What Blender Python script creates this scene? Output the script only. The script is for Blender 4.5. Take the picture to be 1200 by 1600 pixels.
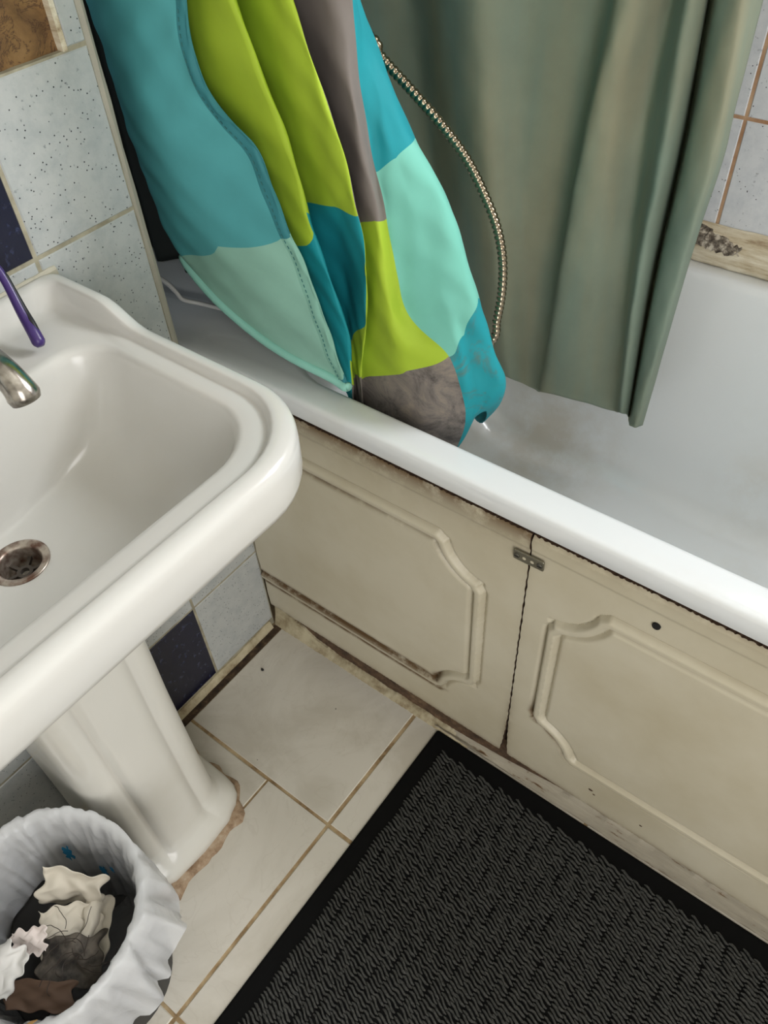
import bpy, bmesh, math, random
import numpy as np
from mathutils import Vector, Matrix

for o in list(bpy.data.objects):
    bpy.data.objects.remove(o)
S = bpy.context.scene
COL = S.collection
PI = math.pi
RNG = random.Random(7)
NR = np.random.RandomState(5)

# ------------------------------------------------------------------ camera
CAM_R = np.array([[0.79705974, 0.60217438, -0.04562663],
                  [0.41753603, -0.60409618, -0.67877203],
                  [-0.436302, 0.52197109, -0.73293025]])   # rows: right, down, forward
FPX = 1254.98
CAM_C = np.array([0.7071, -0.5177, 1.1887])
cam = bpy.data.cameras.new('camera')
cam.sensor_fit = 'VERTICAL'
cam.sensor_height = 36.0
cam.lens = FPX / 1600 * 36.0
cam.clip_start = 0.02
cam_o = bpy.data.objects.new('camera', cam)
COL.objects.link(cam_o)
m = Matrix.Identity(4)
for i in range(3):
    m[i][0] = CAM_R[0][i]
    m[i][1] = -CAM_R[1][i]
    m[i][2] = -CAM_R[2][i]
    m[i][3] = CAM_C[i]
cam_o.matrix_world = m
S.camera = cam_o

# ------------------------------------------------------------------ light
w = bpy.data.worlds.new('world')
S.world = w
w.use_nodes = True
w.node_tree.nodes['Background'].inputs[0].default_value = (0.72, 0.8, 0.9, 1)
w.node_tree.nodes['Background'].inputs[1].default_value = 0.6


def area(name, loc, target, sx, sy, power, color):
    l = bpy.data.lights.new(name, 'AREA')
    l.shape = 'RECTANGLE'
    l.size = sx
    l.size_y = sy
    l.energy = power
    l.color = color
    o = bpy.data.objects.new(name, l)
    COL.objects.link(o)
    o.location = loc
    d = Vector(target) - Vector(loc)
    o.rotation_euler = d.to_track_quat('-Z', 'Y').to_euler()
    return o


area('daylight_window', (0.98, 0.594, 1.50), (0.98, -1.0, 1.40), 0.60, 0.72, 26.0, (0.95, 0.97, 1.0))
area('added_fill_right', (1.72, -1.30, 1.15), (0.3, -0.10, 0.70), 0.75, 1.7, 19.0, (1.0, 0.975, 0.94))  # unseen fill lamp, added to brighten the panels and curtain from the right
S.view_settings.view_transform = 'Standard'
S.view_settings.look = 'None'
S.view_settings.exposure = 0.16
S.view_settings.gamma = 1.0
S.view_settings.use_curve_mapping = False


# ------------------------------------------------------------------ helpers
def px2w(px, py, ax, val):
    """point where the sight line of a photo pixel meets the plane axis=val"""
    d = CAM_R.T @ np.array([(px - 600) / FPX, (py - 800) / FPX, 1.0])
    t = (val - CAM_C[ax]) / d[ax]
    return CAM_C + t * d


def mesh_obj(name, verts, faces, mat, parent=None, smooth=False, origin=None, mats=None, mi=None):
    v = np.array(verts, dtype=float).reshape(-1, 3)
    if origin is None:
        lo, hi = v.min(0), v.max(0)
        origin = np.array([(lo[0] + hi[0]) / 2, (lo[1] + hi[1]) / 2, lo[2]])
    origin = np.array(origin, float)
    me = bpy.data.meshes.new(name)
    me.from_pydata((v - origin).tolist(), [], [tuple(int(i) for i in f) for f in faces])
    for mm in (mats or [mat]):
        me.materials.append(mm)
    if mi is not None:
        me.polygons.foreach_set('material_index', np.array(mi, dtype=np.int32))
    if smooth:
        me.polygons.foreach_set('use_smooth', np.ones(len(me.polygons), dtype=bool))
    me.update()
    o = bpy.data.objects.new(name, me)
    COL.objects.link(o)
    o.location = origin
    if parent is not None:
        adopt(o, parent)
    return o


def adopt(o, parent):
    o.parent = parent
    o.location = Vector(o.location) - Vector(world_loc(parent))


def world_loc(o):
    l = Vector(o.location)
    while o.parent:
        o = o.parent
        l += Vector(o.location)
    return l


def empty(name, loc):
    o = bpy.data.objects.new(name, None)
    o.empty_display_size = 0.05
    COL.objects.link(o)
    o.location = loc
    return o


def tag(o, label, cat, group=None, kind=None):
    o['label'] = label
    o['category'] = cat
    if group:
        o['group'] = group
    if kind:
        o['kind'] = kind
    return o


def struct(o, label=None):
    o['kind'] = 'structure'
    if label:
        o['label'] = label
    return o


class MB:
    def __init__(s):
        s.v = []
        s.f = []

    def add(s, v, f):
        b = len(s.v)
        s.v += [tuple(p) for p in v]
        s.f += [tuple(i + b for i in q) for q in f]

    def box(s, x0, x1, y0, y1, z0, z1):
        s.add([(x0, y0, z0), (x1, y0, z0), (x1, y1, z0), (x0, y1, z0), (x0, y0, z1), (x1, y0, z1), (x1, y1, z1), (x0, y1, z1)],
              [(0, 3, 2, 1), (4, 5, 6, 7), (0, 1, 5, 4), (1, 2, 6, 5), (2, 3, 7, 6), (3, 0, 4, 7)])

    def loops(s, L, cap0=True, cap1=True):
        """closed loops of equal length, lofted"""
        n = len(L[0])
        b = len(s.v)
        for l in L:
            s.v += [tuple(p) for p in l]
        for k in range(len(L) - 1):
            for i in range(n):
                j = (i + 1) % n
                s.f.append((b + k * n + i, b + k * n + j, b + (k + 1) * n + j, b + (k + 1) * n + i))
        if cap0:
            s.f.append(tuple(b + i for i in reversed(range(n))))
        if cap1:
            s.f.append(tuple(b + (len(L) - 1) * n + i for i in range(n)))

    def tube(s, pts, rad, n=12, cap=True):
        P = [Vector(p) for p in pts]
        if not isinstance(rad, (list, tuple, np.ndarray)):
            rad = [rad] * len(P)
        L = []
        up = None
        for i, p in enumerate(P):
            t = (P[min(i + 1, len(P) - 1)] - P[max(i - 1, 0)]).normalized()
            if up is None:
                up = Vector((0, 0, 1)) if abs(t.z) < .9 else Vector((1, 0, 0))
            a = t.cross(up).normalized()
            up = a.cross(t).normalized()
            L.append([p + (a * math.cos(2 * PI * k / n) + up * math.sin(2 * PI * k / n)) * rad[i] for k in range(n)])
        s.loops(L, cap, cap)

    def grid(s, G):
        """G: rows x cols x 3"""
        G = np.asarray(G)
        r, c = G.shape[:2]
        b = len(s.v)
        s.v += [tuple(p) for p in G.reshape(-1, 3)]
        for i in range(r - 1):
            for j in range(c - 1):
                s.f.append((b + i * c + j, b + i * c + j + 1, b + (i + 1) * c + j + 1, b + (i + 1) * c + j))

    def build(s, name, mat, parent=None, smooth=False, origin=None):
        return mesh_obj(name, s.v, s.f, mat, parent, smooth, origin)


def catmull(P, n):
    P = np.array(P, float)
    Q = np.vstack([2 * P[0] - P[1], P, 2 * P[-1] - P[-2]])
    out = []
    for i in range(1, len(Q) - 2):
        for k in range(n):
            t = k / n
            a, b, c, d = Q[i - 1], Q[i], Q[i + 1], Q[i + 2]
            out.append(.5 * ((2 * b) + (c - a) * t + (2 * a - 5 * b + 4 * c - d) * t * t + (3 * b - a - 3 * c + d) * t ** 3))
    out.append(P[-1])
    return np.array(out)


def shade_auto(o, ang=40):
    me = o.data
    bm = bmesh.new()
    bm.from_mesh(me)
    for f in bm.faces:
        f.smooth = True
    lim = math.radians(ang)
    for e in bm.edges:
        if len(e.link_faces) == 2 and e.calc_face_angle(0) > lim:
            e.smooth = False
    bm.to_mesh(me)
    bm.free()
    return o


def rrect(x0, x1, y0, y1, r, z, nc=8, ns=10):
    """rounded rectangle loop, r one radius or four (x1y1, x0y1, x0y0, x1y0); z number or function(x,y)"""
    if not isinstance(r, (list, tuple)):
        r = [r] * 4
    cs = [(x1 - r[0], y1 - r[0], 0, r[0]), (x0 + r[1], y1 - r[1], PI / 2, r[1]), (x0 + r[2], y0 + r[2], PI, r[2]), (x1 - r[3], y0 + r[3], 1.5 * PI, r[3])]
    pts = []
    for k in range(4):
        cx, cy, a0, rr = cs[k]
        for i in range(nc + 1):
            a = a0 + PI / 2 * i / nc
            pts.append((cx + rr * math.cos(a), cy + rr * math.sin(a)))
        nx, ny, a1, r2 = cs[(k + 1) % 4]
        p = pts[-1]
        q = (nx + r2 * math.cos(a1), ny + r2 * math.sin(a1))
        for i in range(1, ns):
            t = i / ns
            pts.append((p[0] + (q[0] - p[0]) * t, p[1] + (q[1] - p[1]) * t))
    return [(x, y, z(x, y) if callable(z) else z) for x, y in pts]


# ------------------------------------------------------------------ materials
class NT:
    def __init__(s, name):
        s.m = bpy.data.materials.new(name)
        s.m.use_nodes = True
        s.t = s.m.node_tree
        s.b = s.t.nodes['Principled BSDF']
        s.out = s.t.nodes['Material Output']

    def n(s, typ, **kw):
        x = s.t.nodes.new(typ)
        for k, v in kw.items():
            setattr(x, k, v)
        return x

    def l(s, a, b):
        s.t.links.new(a, b)

    def set(s, **kw):
        for k, v in kw.items():
            s.b.inputs[k.replace('_', ' ')].default_value = v

    def pos(s):
        return s.n('ShaderNodeNewGeometry').outputs['Position']

    def noise(s, scale, detail=4, rough=.55, vec=None, dist=0.0):
        x = s.n('ShaderNodeTexNoise')
        x.inputs['Scale'].default_value = scale
        x.inputs['Detail'].default_value = detail
        x.inputs['Roughness'].default_value = rough
        x.inputs['Distortion'].default_value = dist
        s.l(vec or s.pos(), x.inputs['Vector'])
        return x.outputs['Fac']

    def voro(s, scale, vec=None, feature='F1'):
        x = s.n('ShaderNodeTexVoronoi', feature=feature)
        x.inputs['Scale'].default_value = scale
        s.l(vec or s.pos(), x.inputs['Vector'])
        return x

    def ramp(s, fac, stops):
        x = s.n('ShaderNodeValToRGB')
        e = x.color_ramp.elements
        e[0].position, e[0].color = stops[0][0], c4(stops[0][1])
        e[1].position, e[1].color = stops[-1][0], c4(stops[-1][1])
        for p, c in stops[1:-1]:
            k = e.new(p)
            k.color = c4(c)
        s.l(fac, x.inputs['Fac'])
        return x.outputs['Color']

    def mix(s, fac, a, b):
        x = s.n('ShaderNodeMix', data_type='RGBA')
        if isinstance(fac, (int, float)):
            x.inputs['Factor'].default_value = fac
        else:
            s.l(fac, x.inputs['Factor'])
        for k, c in ((6, a), (7, b)):
            if isinstance(c, tuple):
                x.inputs[k].default_value = c4(c)
            else:
                s.l(c, x.inputs[k])
        return x.outputs[2]

    def math(s, op, a, b=0.0, c=0.0):
        x = s.n('ShaderNodeMath', operation=op)
        for k, q in enumerate((a, b, c)):
            if isinstance(q, (int, float)):
                x.inputs[k].default_value = q
            else:
                s.l(q, x.inputs[k])
        return x.outputs[0]

    def color(s, c):
        if isinstance(c, tuple):
            s.b.inputs['Base Color'].default_value = c4(c)
        else:
            s.l(c, s.b.inputs['Base Color'])

    def bump(s, h, dist=.002, strength=.5):
        x = s.n('ShaderNodeBump')
        x.inputs['Distance'].default_value = dist
        x.inputs['Strength'].default_value = strength
        s.l(h, x.inputs['Height'])
        s.l(x.outputs['Normal'], s.b.inputs['Normal'])


def c4(c):
    return (c[0], c[1], c[2], 1.0)


def srgb(r, g, b):
    f = lambda u: (u / 255 / 12.92) if u / 255 <= .04045 else ((u / 255 + .055) / 1.055) ** 2.4
    return (f(r), f(g), f(b))


def simple(name, col, rough=.5, metal=0.0, vary=.12, scale=30):
    t = NT(name)
    d = tuple(x * (1 - vary) for x in col)
    t.color(t.mix(t.noise(scale), d, col))
    t.set(Roughness=rough, Metallic=metal)
    return t.m


def porcelain(name, col, stain, amount=.5, rough=.12):
    t = NT(name)
    f = t.ramp(t.noise(5, 5), [(.5, (0, 0, 0)), (.8, (amount, amount, amount))])
    t.color(t.mix(f, col, stain))
    t.set(Roughness=rough)
    t.b.inputs['Coat Weight'].default_value = .15
    t.b.inputs['Coat Roughness'].default_value = .05
    return t.m


def tile_mat(name, base, tint, speck):
    t = NT(name)
    c = t.mix(t.ramp(t.noise(38, 6, .7), [(.42, (0, 0, 0)), (.75, (.55, .55, .55))]), base, tint)
    # fine flecks
    v = t.voro(230)
    f1 = t.math('LESS_THAN', v.outputs['Distance'], .17)
    sel = t.n('ShaderNodeSeparateColor')
    t.l(v.outputs['Color'], sel.inputs[0])
    f1 = t.math('MULTIPLY', f1, t.math('LESS_THAN', sel.outputs[0], .13))
    fl = t.ramp(t.noise(170, 3, .6), [(.64, (0, 0, 0)), (.70, (.55, .55, .55))])
    c = t.mix(fl, c, tuple(x * .5 for x in tint))
    c = t.mix(f1, c, speck)
    t.color(c)
    t.set(Roughness=.28)
    t.bump(t.noise(60, 4), .0008, .25)
    return t.m


M = {}
M['tile_wall'] = tile_mat('speckled_tile', srgb(182, 185, 184), srgb(144, 152, 156), srgb(35, 38, 45))
t = NT('navy_tile')
t.color(t.mix(t.ramp(t.noise(75, 6, .7), [(.56, (0, 0, 0)), (.74, (1, 1, 1))]), srgb(14, 17, 42), srgb(66, 74, 106)))
t.set(Roughness=.25)
M['tile_navy'] = t.m
M['tile_back'] = tile_mat('brightened_speckled_tile', srgb(214, 216, 219), srgb(176, 182, 190), srgb(45, 48, 56))  # same tile as the basin wall, extra light put into the colour
t = NT('floor_tile')
c = t.mix(t.ramp(t.noise(4, 6, .6, dist=1.5), [(.42, (0, 0, 0)), (.62, (1, 1, 1))]), srgb(206, 201, 190), srgb(188, 182, 169))
c = t.mix(t.ramp(t.noise(7, 3, .5, dist=3.0), [(.485, (0, 0, 0)), (.5, (.14, .14, .14)), (.515, (0, 0, 0))]), c, srgb(165, 155, 140))
v = t.voro(45)
sel = t.n('ShaderNodeSeparateColor')
t.l(v.outputs['Color'], sel.inputs[0])
f1 = t.math('MULTIPLY', t.math('LESS_THAN', v.outputs['Distance'], .05), t.math('LESS_THAN', sel.outputs[0], .10))
c = t.mix(f1, c, srgb(60, 52, 45))
t.color(c)
t.set(Roughness=.3)
t.bump(t.noise(30, 4), .001, .15)
M['tile_floor'] = t.m
t = NT('grout_brown')
t.color(t.ramp(t.noise(28, 6, .7), [(.30, srgb(88, 70, 48)), (.45, srgb(148, 124, 90)), (.65, srgb(180, 160, 126))]))
t.set(Roughness=.9)
M['grout'] = t.m
t = NT('grout_ochre')
t.color(t.ramp(t.noise(30, 4), [(.35, srgb(160, 120, 88)), (.65, srgb(196, 164, 132))]))
t.set(Roughness=.9)
M['grout_ochre'] = t.m
t = NT('grout_grey')
t.color(t.ramp(t.noise(40, 4), [(.35, srgb(138, 132, 112)), (.65, srgb(172, 166, 145))]))
t.set(Roughness=.9)
M['grout_grey'] = t.m
t = NT('dark_dirt')
t.color(t.ramp(t.noise(60, 6, .7), [(.35, srgb(34, 26, 18)), (.55, srgb(70, 54, 38)), (.75, srgb(120, 98, 72))]))
t.set(Roughness=.95)
t.bump(t.noise(120, 5), .003, .8)
M['dirt'] = t.m
M['plaster'] = simple('white_plaster', srgb(222, 218, 208), .8)
M['recess_shade'] = simple('recess_shade_paint', srgb(58, 66, 60), .8)  # dark colour carries the shade of the bath recess
t = NT('exposed_brown')
c = t.ramp(t.noise(14, 7, .65, dist=.6), [(.3, srgb(70, 46, 24)), (.48, srgb(122, 92, 54)), (.62, srgb(142, 112, 72)), (.72, srgb(112, 72, 46))])
c = t.mix(t.ramp(t.noise(34, 5, .7, dist=1.2), [(.47, (0, 0, 0)), (.5, (.8, .8, .8)), (.53, (0, 0, 0))]), c, srgb(58, 34, 20))
t.color(c)
t.set(Roughness=.75)
t.bump(t.noise(40, 5), .003, .6)
M['exposed'] = t.m
t = NT('old_sealant')
t.color(t.ramp(t.noise(22, 6, .7), [(.34, srgb(118, 100, 70)), (.48, srgb(168, 156, 128)), (.62, srgb(190, 180, 152))]))
t.set(Roughness=.6)
t.bump(t.noise(90, 4), .002, .5)
M['sealant'] = t.m
M['edge_bead'] = simple('dull_edge_bead', srgb(166, 163, 148), .6, 0, .3, 30)
M['white_sealant'] = simple('grimy_white_sealant', srgb(190, 184, 165), .5, 0, .3, 40)
t = NT('rotten_wood')
t.color(t.ramp(t.noise(60, 6, .7), [(.3, srgb(48, 34, 24)), (.55, srgb(92, 70, 50)), (.75, srgb(128, 104, 78))]))
t.set(Roughness=.85)
t.bump(t.noise(80, 5), .003, .7)
M['rot'] = t.m
t = NT('chipped_paint')
x = t.n('ShaderNodeMapping')
x.inputs['Scale'].default_value = (6, 30, 30)
t.l(t.pos(), x.inputs['Vector'])
f = t.noise(2.4, 7, .7, x.outputs[0])
c = t.ramp(f, [(.30, srgb(90, 64, 42)), (.37, srgb(112, 88, 62)), (.39, srgb(158, 150, 134)), (.7, srgb(178, 170, 152))])
t.color(c)
t.set(Roughness=.45)
t.bump(f, .003, .5)
M['chipped'] = t.m
t = NT('old_batten')
x = t.n('ShaderNodeMapping')
x.inputs['Scale'].default_value = (5, 30, 40)
t.l(t.pos(), x.inputs['Vector'])
c = t.ramp(t.noise(2.2, 7, .7, x.outputs[0]), [(.32, srgb(138, 112, 82)), (.46, srgb(196, 182, 154)), (.62, srgb(222, 214, 194))])
t.color(c)
t.set(Roughness=.6)
t.bump(t.noise(50, 6, .7), .003, .6)
M['batten'] = t.m
t = NT('old_mortar')
t.color(t.ramp(t.noise(110, 4, .7), [(.35, srgb(62, 54, 46)), (.5, srgb(118, 108, 96)), (.65, srgb(205, 196, 180))]))
t.set(Roughness=.9)
t.bump(t.noise(150, 4), .003, .8)
M['mortar'] = t.m
M['basin'] = porcelain('basin_ceramic', srgb(204, 203, 198), srgb(192, 186, 172), .45, .20)
M['pedestal'] = porcelain('pedestal_ceramic', srgb(210, 208, 200), srgb(190, 184, 168), .5, .2)
t = NT('bath_enamel')
c = t.mix(t.ramp(t.noise(3.2, 6, .6), [(.50, (0, 0, 0)), (.72, (.55, .55, .55))]), srgb(226, 229, 230), srgb(205, 201, 188))
for (p_, rad_, amt) in (((.27, .46, .24), .17, .42), ((.64, .52, .28), .12, .3), ((.33, .30, .21), .10, .4)):
    dd = t.n('ShaderNodeVectorMath', operation='DISTANCE')
    t.l(t.pos(), dd.inputs[0])
    dd.inputs[1].default_value = p_
    mk = t.ramp(t.math('DIVIDE', dd.outputs['Value'], rad_), [(.15, (amt, amt, amt)), (1.0, (0, 0, 0))])
    mk = t.math('MULTIPLY', mk, t.ramp(t.noise(14, 6, .65), [(.38, (0, 0, 0)), (.62, (1, 1, 1))]))
    c = t.mix(mk, c, srgb(178, 160, 128))
t.color(c)
t.set(Roughness=.14)
t.b.inputs['Coat Weight'].default_value = .4
t.b.inputs['Coat Roughness'].default_value = .04
M['bath'] = t.m
t = NT('cream_panel')
at = t.n('ShaderNodeAttribute', attribute_name='dirt')
c = t.mix(t.ramp(t.noise(5, 5, .6), [(.4, (0, 0, 0)), (.7, (1, 1, 1))]), srgb(196, 189, 169), srgb(182, 173, 149))
f = t.math('MULTIPLY', at.outputs['Fac'], t.ramp(t.noise(26, 6, .75), [(.30, (0, 0, 0)), (.52, (1, 1, 1))]))
c = t.mix(f, c, srgb(92, 68, 38))
c = t.mix(t.ramp(t.noise(9, 7, .8), [(.66, (0, 0, 0)), (.72, (.4, .4, .4))]), c, srgb(150, 128, 92))
t.color(c)
t.set(Roughness=.42)
M['panel'] = t.m
M['panel_core'] = simple('panel_edge_board', srgb(70, 48, 32), .9)
M['gap_shade'] = simple('painted_gap_shade', srgb(14, 12, 10), .95)  # near-black that paints the shade inside gaps, hole and screw slots
M['steel'] = simple('zinc_steel', srgb(150, 146, 130), .4, .85, .4, 300)
M['screw'] = simple('dull_screw', srgb(110, 108, 100), .35, .9)
t = NT('worn_chrome')
t.color(t.ramp(t.noise(60, 5), [(.35, srgb(120, 112, 104)), (.6, srgb(205, 200, 192))]))
t.set(Metallic=1.0, Roughness=.22)
M['chrome'] = t.m
t = NT('drain_metal')
t.color(t.ramp(t.noise(80, 5), [(.35, srgb(110, 84, 72)), (.6, srgb(186, 176, 164))]))
t.set(Metallic=.75, Roughness=.38)
M['drain'] = t.m
M['drain_dark'] = simple('drain_grate', srgb(86, 80, 74), .5, .5)
M['void'] = simple('drain_throat', srgb(16, 14, 12), .8)
M['purple'] = simple('purple_plastic', srgb(64, 44, 108), .3)
M['black_rubber_grip'] = simple('black_grip', srgb(20, 18, 26), .5)
M['rubber'] = simple('black_rubber', srgb(8, 8, 8), .85, 0, .3, 200)
M['rubber'].node_tree.nodes['Principled BSDF'].inputs['Specular IOR Level'].default_value = .15
t = NT('mat_pile')
t.color(t.ramp(t.noise(400, 3), [(.3, srgb(48, 48, 46)), (.7, srgb(84, 84, 81))]))
t.set(Roughness=.95)
t.b.inputs['Specular IOR Level'].default_value = .1
M['pile'] = t.m
M['hose'] = simple('hose_chrome', srgb(165, 150, 128), .2, 1.0, .2, 40)
M['hose_core'] = simple('hose_core', srgb(70, 62, 48), .4, .6)
M['cord'] = simple('white_cord', srgb(190, 190, 188), .5)
M['bin'] = simple('dark_grey_plastic', srgb(52, 53, 54), .6, 0, .4, 60)
M['tissue'] = simple('beige_tissue', srgb(214, 206, 190), .9)
M['tissue_pink'] = simple('pinkish_white_tissue', srgb(238, 226, 220), .9)
M['tissue_white'] = simple('white_tissue', srgb(232, 230, 226), .9)
M['card'] = simple('brown_card', srgb(88, 66, 50), .7)
M['dark_waste'] = simple('black_waste', srgb(26, 24, 22), .7)
t = NT('dark_mesh_fabric')
t.color(t.ramp(t.noise(45, 5), [(.35, srgb(36, 33, 30)), (.65, srgb(110, 102, 92))]))
t.set(Roughness=.8)
M['net'] = t.m
M['hair'] = simple('dark_hair', srgb(46, 34, 26), .5)
M['print_blue'] = simple('blue_print', srgb(36, 120, 160), .5)
M['print_orange'] = simple('orange_tape', srgb(205, 160, 92), .5)
M['red_print'] = simple('red_print', srgb(170, 60, 60), .5)
t = NT('thin_plastic_film')
tr = t.n('ShaderNodeBsdfTransparent')
tl = t.n('ShaderNodeBsdfTranslucent')
tl.inputs[0].default_value = c4(srgb(238, 240, 242))
m1 = t.n('ShaderNodeMixShader')
m1.inputs[0].default_value = .40
m2 = t.n('ShaderNodeMixShader')
m2.inputs[0].default_value = .18
t.color(srgb(246, 247, 248))
t.set(Roughness=.16)
vv_ = t.voro(42, feature='F1')
wv = t.n('ShaderNodeVectorMath', operation='ADD')
nz = t.n('ShaderNodeTexNoise')
nz.inputs['Scale'].default_value = 22
t.l(t.pos(), nz.inputs['Vector'])
sc_ = t.n('ShaderNodeVectorMath', operation='SCALE')
sc_.inputs['Scale'].default_value = .03
t.l(nz.outputs['Color'], sc_.inputs[0])
t.l(t.pos(), wv.inputs[0])
t.l(sc_.outputs[0], wv.inputs[1])
t.l(wv.outputs[0], vv_.inputs['Vector'])
t.bump(t.math('ADD', vv_.outputs['Distance'], t.math('MULTIPLY', t.noise(45, 6, .65, dist=.8), .6)), .006, .30)
t.l(t.b.outputs[0], m1.inputs[1])
t.l(tl.outputs[0], m1.inputs[2])
t.l(m1.outputs[0], m2.inputs[1])
t.l(tr.outputs[0], m2.inputs[2])
t.l(m2.outputs[0], t.out.inputs['Surface'])
M['film'] = t.m
M['frame_white'] = simple('white_frame', srgb(230, 230, 226), .4)
t = NT('frosted_daylight_pane')
t.set(Roughness=.4)
t.color((.8, .85, .9))
t.b.inputs['Emission Color'].default_value = (.9, .95, 1, 1)
t.b.inputs['Emission Strength'].default_value = 2.0
M['pane'] = t.m


def cloth_mat(name, cols, dirty=None, trans=.18):
    """bands of fabric colour from top to bottom, split where the band attribute crosses zero"""
    t = NT(name)
    if len(cols) > 1:
        at = t.n('ShaderNodeAttribute', attribute_name='band')
        sp = t.n('ShaderNodeSeparateXYZ')
        t.l(at.outputs['Vector'], sp.inputs[0])
        c = cols[0]
        for k in range(1, len(cols)):
            ck = cols[k]
            if dirty and k == len(cols) - 1:
                ck = t.ramp(t.noise(26, 6, .75, dist=.6), [(.36, dirty[0]), (.52, ck), (.66, dirty[1])])
            c = t.mix(t.math('GREATER_THAN', sp.outputs[k - 1], 0.0), c, ck)
    else:
        c = cols[0]
    f = t.ramp(t.noise(11, 5, .6), [(.35, (.90, .90, .90)), (.65, (1, 1, 1))])
    x = t.n('ShaderNodeMix', data_type='RGBA', blend_type='MULTIPLY')
    x.inputs['Factor'].default_value = 1
    if isinstance(c, tuple):
        x.inputs[6].default_value = c4(c)
    else:
        t.l(c, x.inputs[6])
    t.l(f, x.inputs[7])
    t.color(x.outputs[2])
    t.set(Roughness=.7)
    t.bump(t.noise(15, 4, .5), .004, .22)
    tl = t.n('ShaderNodeBsdfTranslucent')
    t.l(x.outputs[2], tl.inputs[0])
    ms = t.n('ShaderNodeMixShader')
    ms.inputs[0].default_value = trans
    t.l(t.b.outputs[0], ms.inputs[1])
    t.l(tl.outputs[0], ms.inputs[2])
    t.l(ms.outputs[0], t.out.inputs['Surface'])
    return t.m


# ------------------------------------------------------------------ structure
WY = 0.552          # far wall face
WEDGE = -0.037     # end of the washbasin wall above the bath
ROOM = dict(x1=1.75, y0=-1.9, z1=2.3)


def tile_mesh(name, w, h, d, mat, bev=.0018):
    """tile lying in local x(width) y(height), front toward +z, depth d, origin centre back"""
    a, b = w / 2, h / 2
    v = [(-a, -b, 0), (a, -b, 0), (a, b, 0), (-a, b, 0), (-a, -b, d - bev), (a, -b, d - bev), (a, b, d - bev), (-a, b, d - bev),
         (-a + bev, -b + bev, d), (a - bev, -b + bev, d), (a - bev, b - bev, d), (-a + bev, b - bev, d)]
    f = [(0, 1, 5, 4), (1, 2, 6, 5), (2, 3, 7, 6), (3, 0, 4, 7), (4, 5, 9, 8), (5, 6, 10, 9), (6, 7, 11, 10), (7, 4, 8, 11), (8, 9, 10, 11), (3, 2, 1, 0)]
    me = bpy.data.meshes.new(name)
    me.from_pydata(v, [], f)
    me.materials.append(mat)
    return me


TM = {}


def tile(name, parent, axis, c0, c1, z0, z1, face, mat, gap=.0015, depth=.008, jit=0.0):
    """one tile; axis 'x': on wall facing +x spanning y c0..c1; 'y': wall facing -y spanning x; 'z': floor x c0..c1, y z0..z1"""
    wd, hg = round(c1 - c0 - 2 * gap, 4), round(z1 - z0 - 2 * gap, 4)
    key = (wd, hg, depth, mat.name)
    if key not in TM:
        TM[key] = tile_mesh(name, wd, hg, depth, mat)
    o = bpy.data.objects.new(name, TM[key])
    COL.objects.link(o)
    cc, zz = (c0 + c1) / 2, (z0 + z1) / 2
    j = RNG.uniform(-jit, jit)
    if axis == 'x':
        o.rotation_euler = (PI / 2, 0, PI / 2)
        o.location = (face - depth + j, cc, zz)
    elif axis == 'y':
        o.rotation_euler = (PI / 2, 0, 0)
        o.location = (cc, face + depth + j, zz)
    else:
        o.location = (cc, zz, face - depth + j)
    adopt(o, parent)
    return o


# floor
b = MB()
b.box(-.45, ROOM['x1'] + .1, ROOM['y0'] - .1, WY + .12, -.06, -.0014)
floor = struct(b.build('floor', M['grout']), 'pale floor of square tiles with dirty brown joints')
xs = [.017, .313, .620, .927, 1.234, 1.541, ROOM['x1'] - .002]
ys = [-.225, -.532, -.839, -1.146, -1.453, -1.76]
for i in range(len(xs) - 1):
    tile('floor_tile', floor, 'z', xs[i], xs[i + 1], -.225, .004, 0, M['tile_floor'], .0022, .008, .0003)
    for j in range(len(ys) - 1):
        if i == 0 and j == 0:
            tile('floor_tile', floor, 'z', .017, .193, -.290, -.225, 0, M['tile_floor'], .0018)
            g_ = .0022
            pl_ = [(.193 + .0018, -.225 - g_), (.193 + .0018, -.2885), (.017, -.2885), (.017, -.532 + g_), (.313 - g_, -.532 + g_), (.313 - g_, -.225 - g_)]
            lb = MB()
            lb.loops([[(x, y, -.008) for x, y in pl_], [(x, y, -.0005) for x, y in pl_], [(x, y, 0) for x, y in pl_]])
            lb.build('floor_tile', M['tile_floor'], floor)
            continue
        tile('floor_tile', floor, 'z', xs[i], xs[i + 1], ys[j + 1], ys[j], 0, M['tile_floor'], .0022, .008, .0003)

# washbasin wall
b = MB()
b.box(-.11, -.0095, ROOM['y0'], WEDGE, -.05, ROOM['z1'])
b.box(-.11, -.0012, WEDGE, .0, -.05, .56)
b.box(-.0095, -.0012, ROOM['y0'], WEDGE, -.05, .957)
b.box(-.0095, -.0012, ROOM['y0'], WEDGE, 1.201, ROOM['z1'])
b.box(-.0095, -.0012, -.067, WEDGE, .957, 1.201)
b.box(-.0095, -.0012, ROOM['y0'], -.568, .957, 1.201)
wall_left = struct(b.build('wall_left', M['grout_grey']), 'wall of white speckled tiles and navy tiles behind the washbasin')
low = [0.0, -.140, -.340, -.540, -.740, -.940, -1.14, -1.34, -1.54]
for r in range(0, 3):
    for k in range(len(low) - 1):
        mt = M['tile_navy'] if (r == 0 and k % 2 == 1) else M['tile_wall']
        z0 = .016 if r == 0 else .2 * r
        tile('wall_tile', wall_left, 'x', low[k + 1], low[k], z0, .2 * (r + 1) - (.04 if (r == 2 and k == 0) else 0), 0, mt)
upp = [WEDGE - .006, -.168, -.368, -.568, -.768, -.968, -1.168, -1.368, -1.568]
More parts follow.
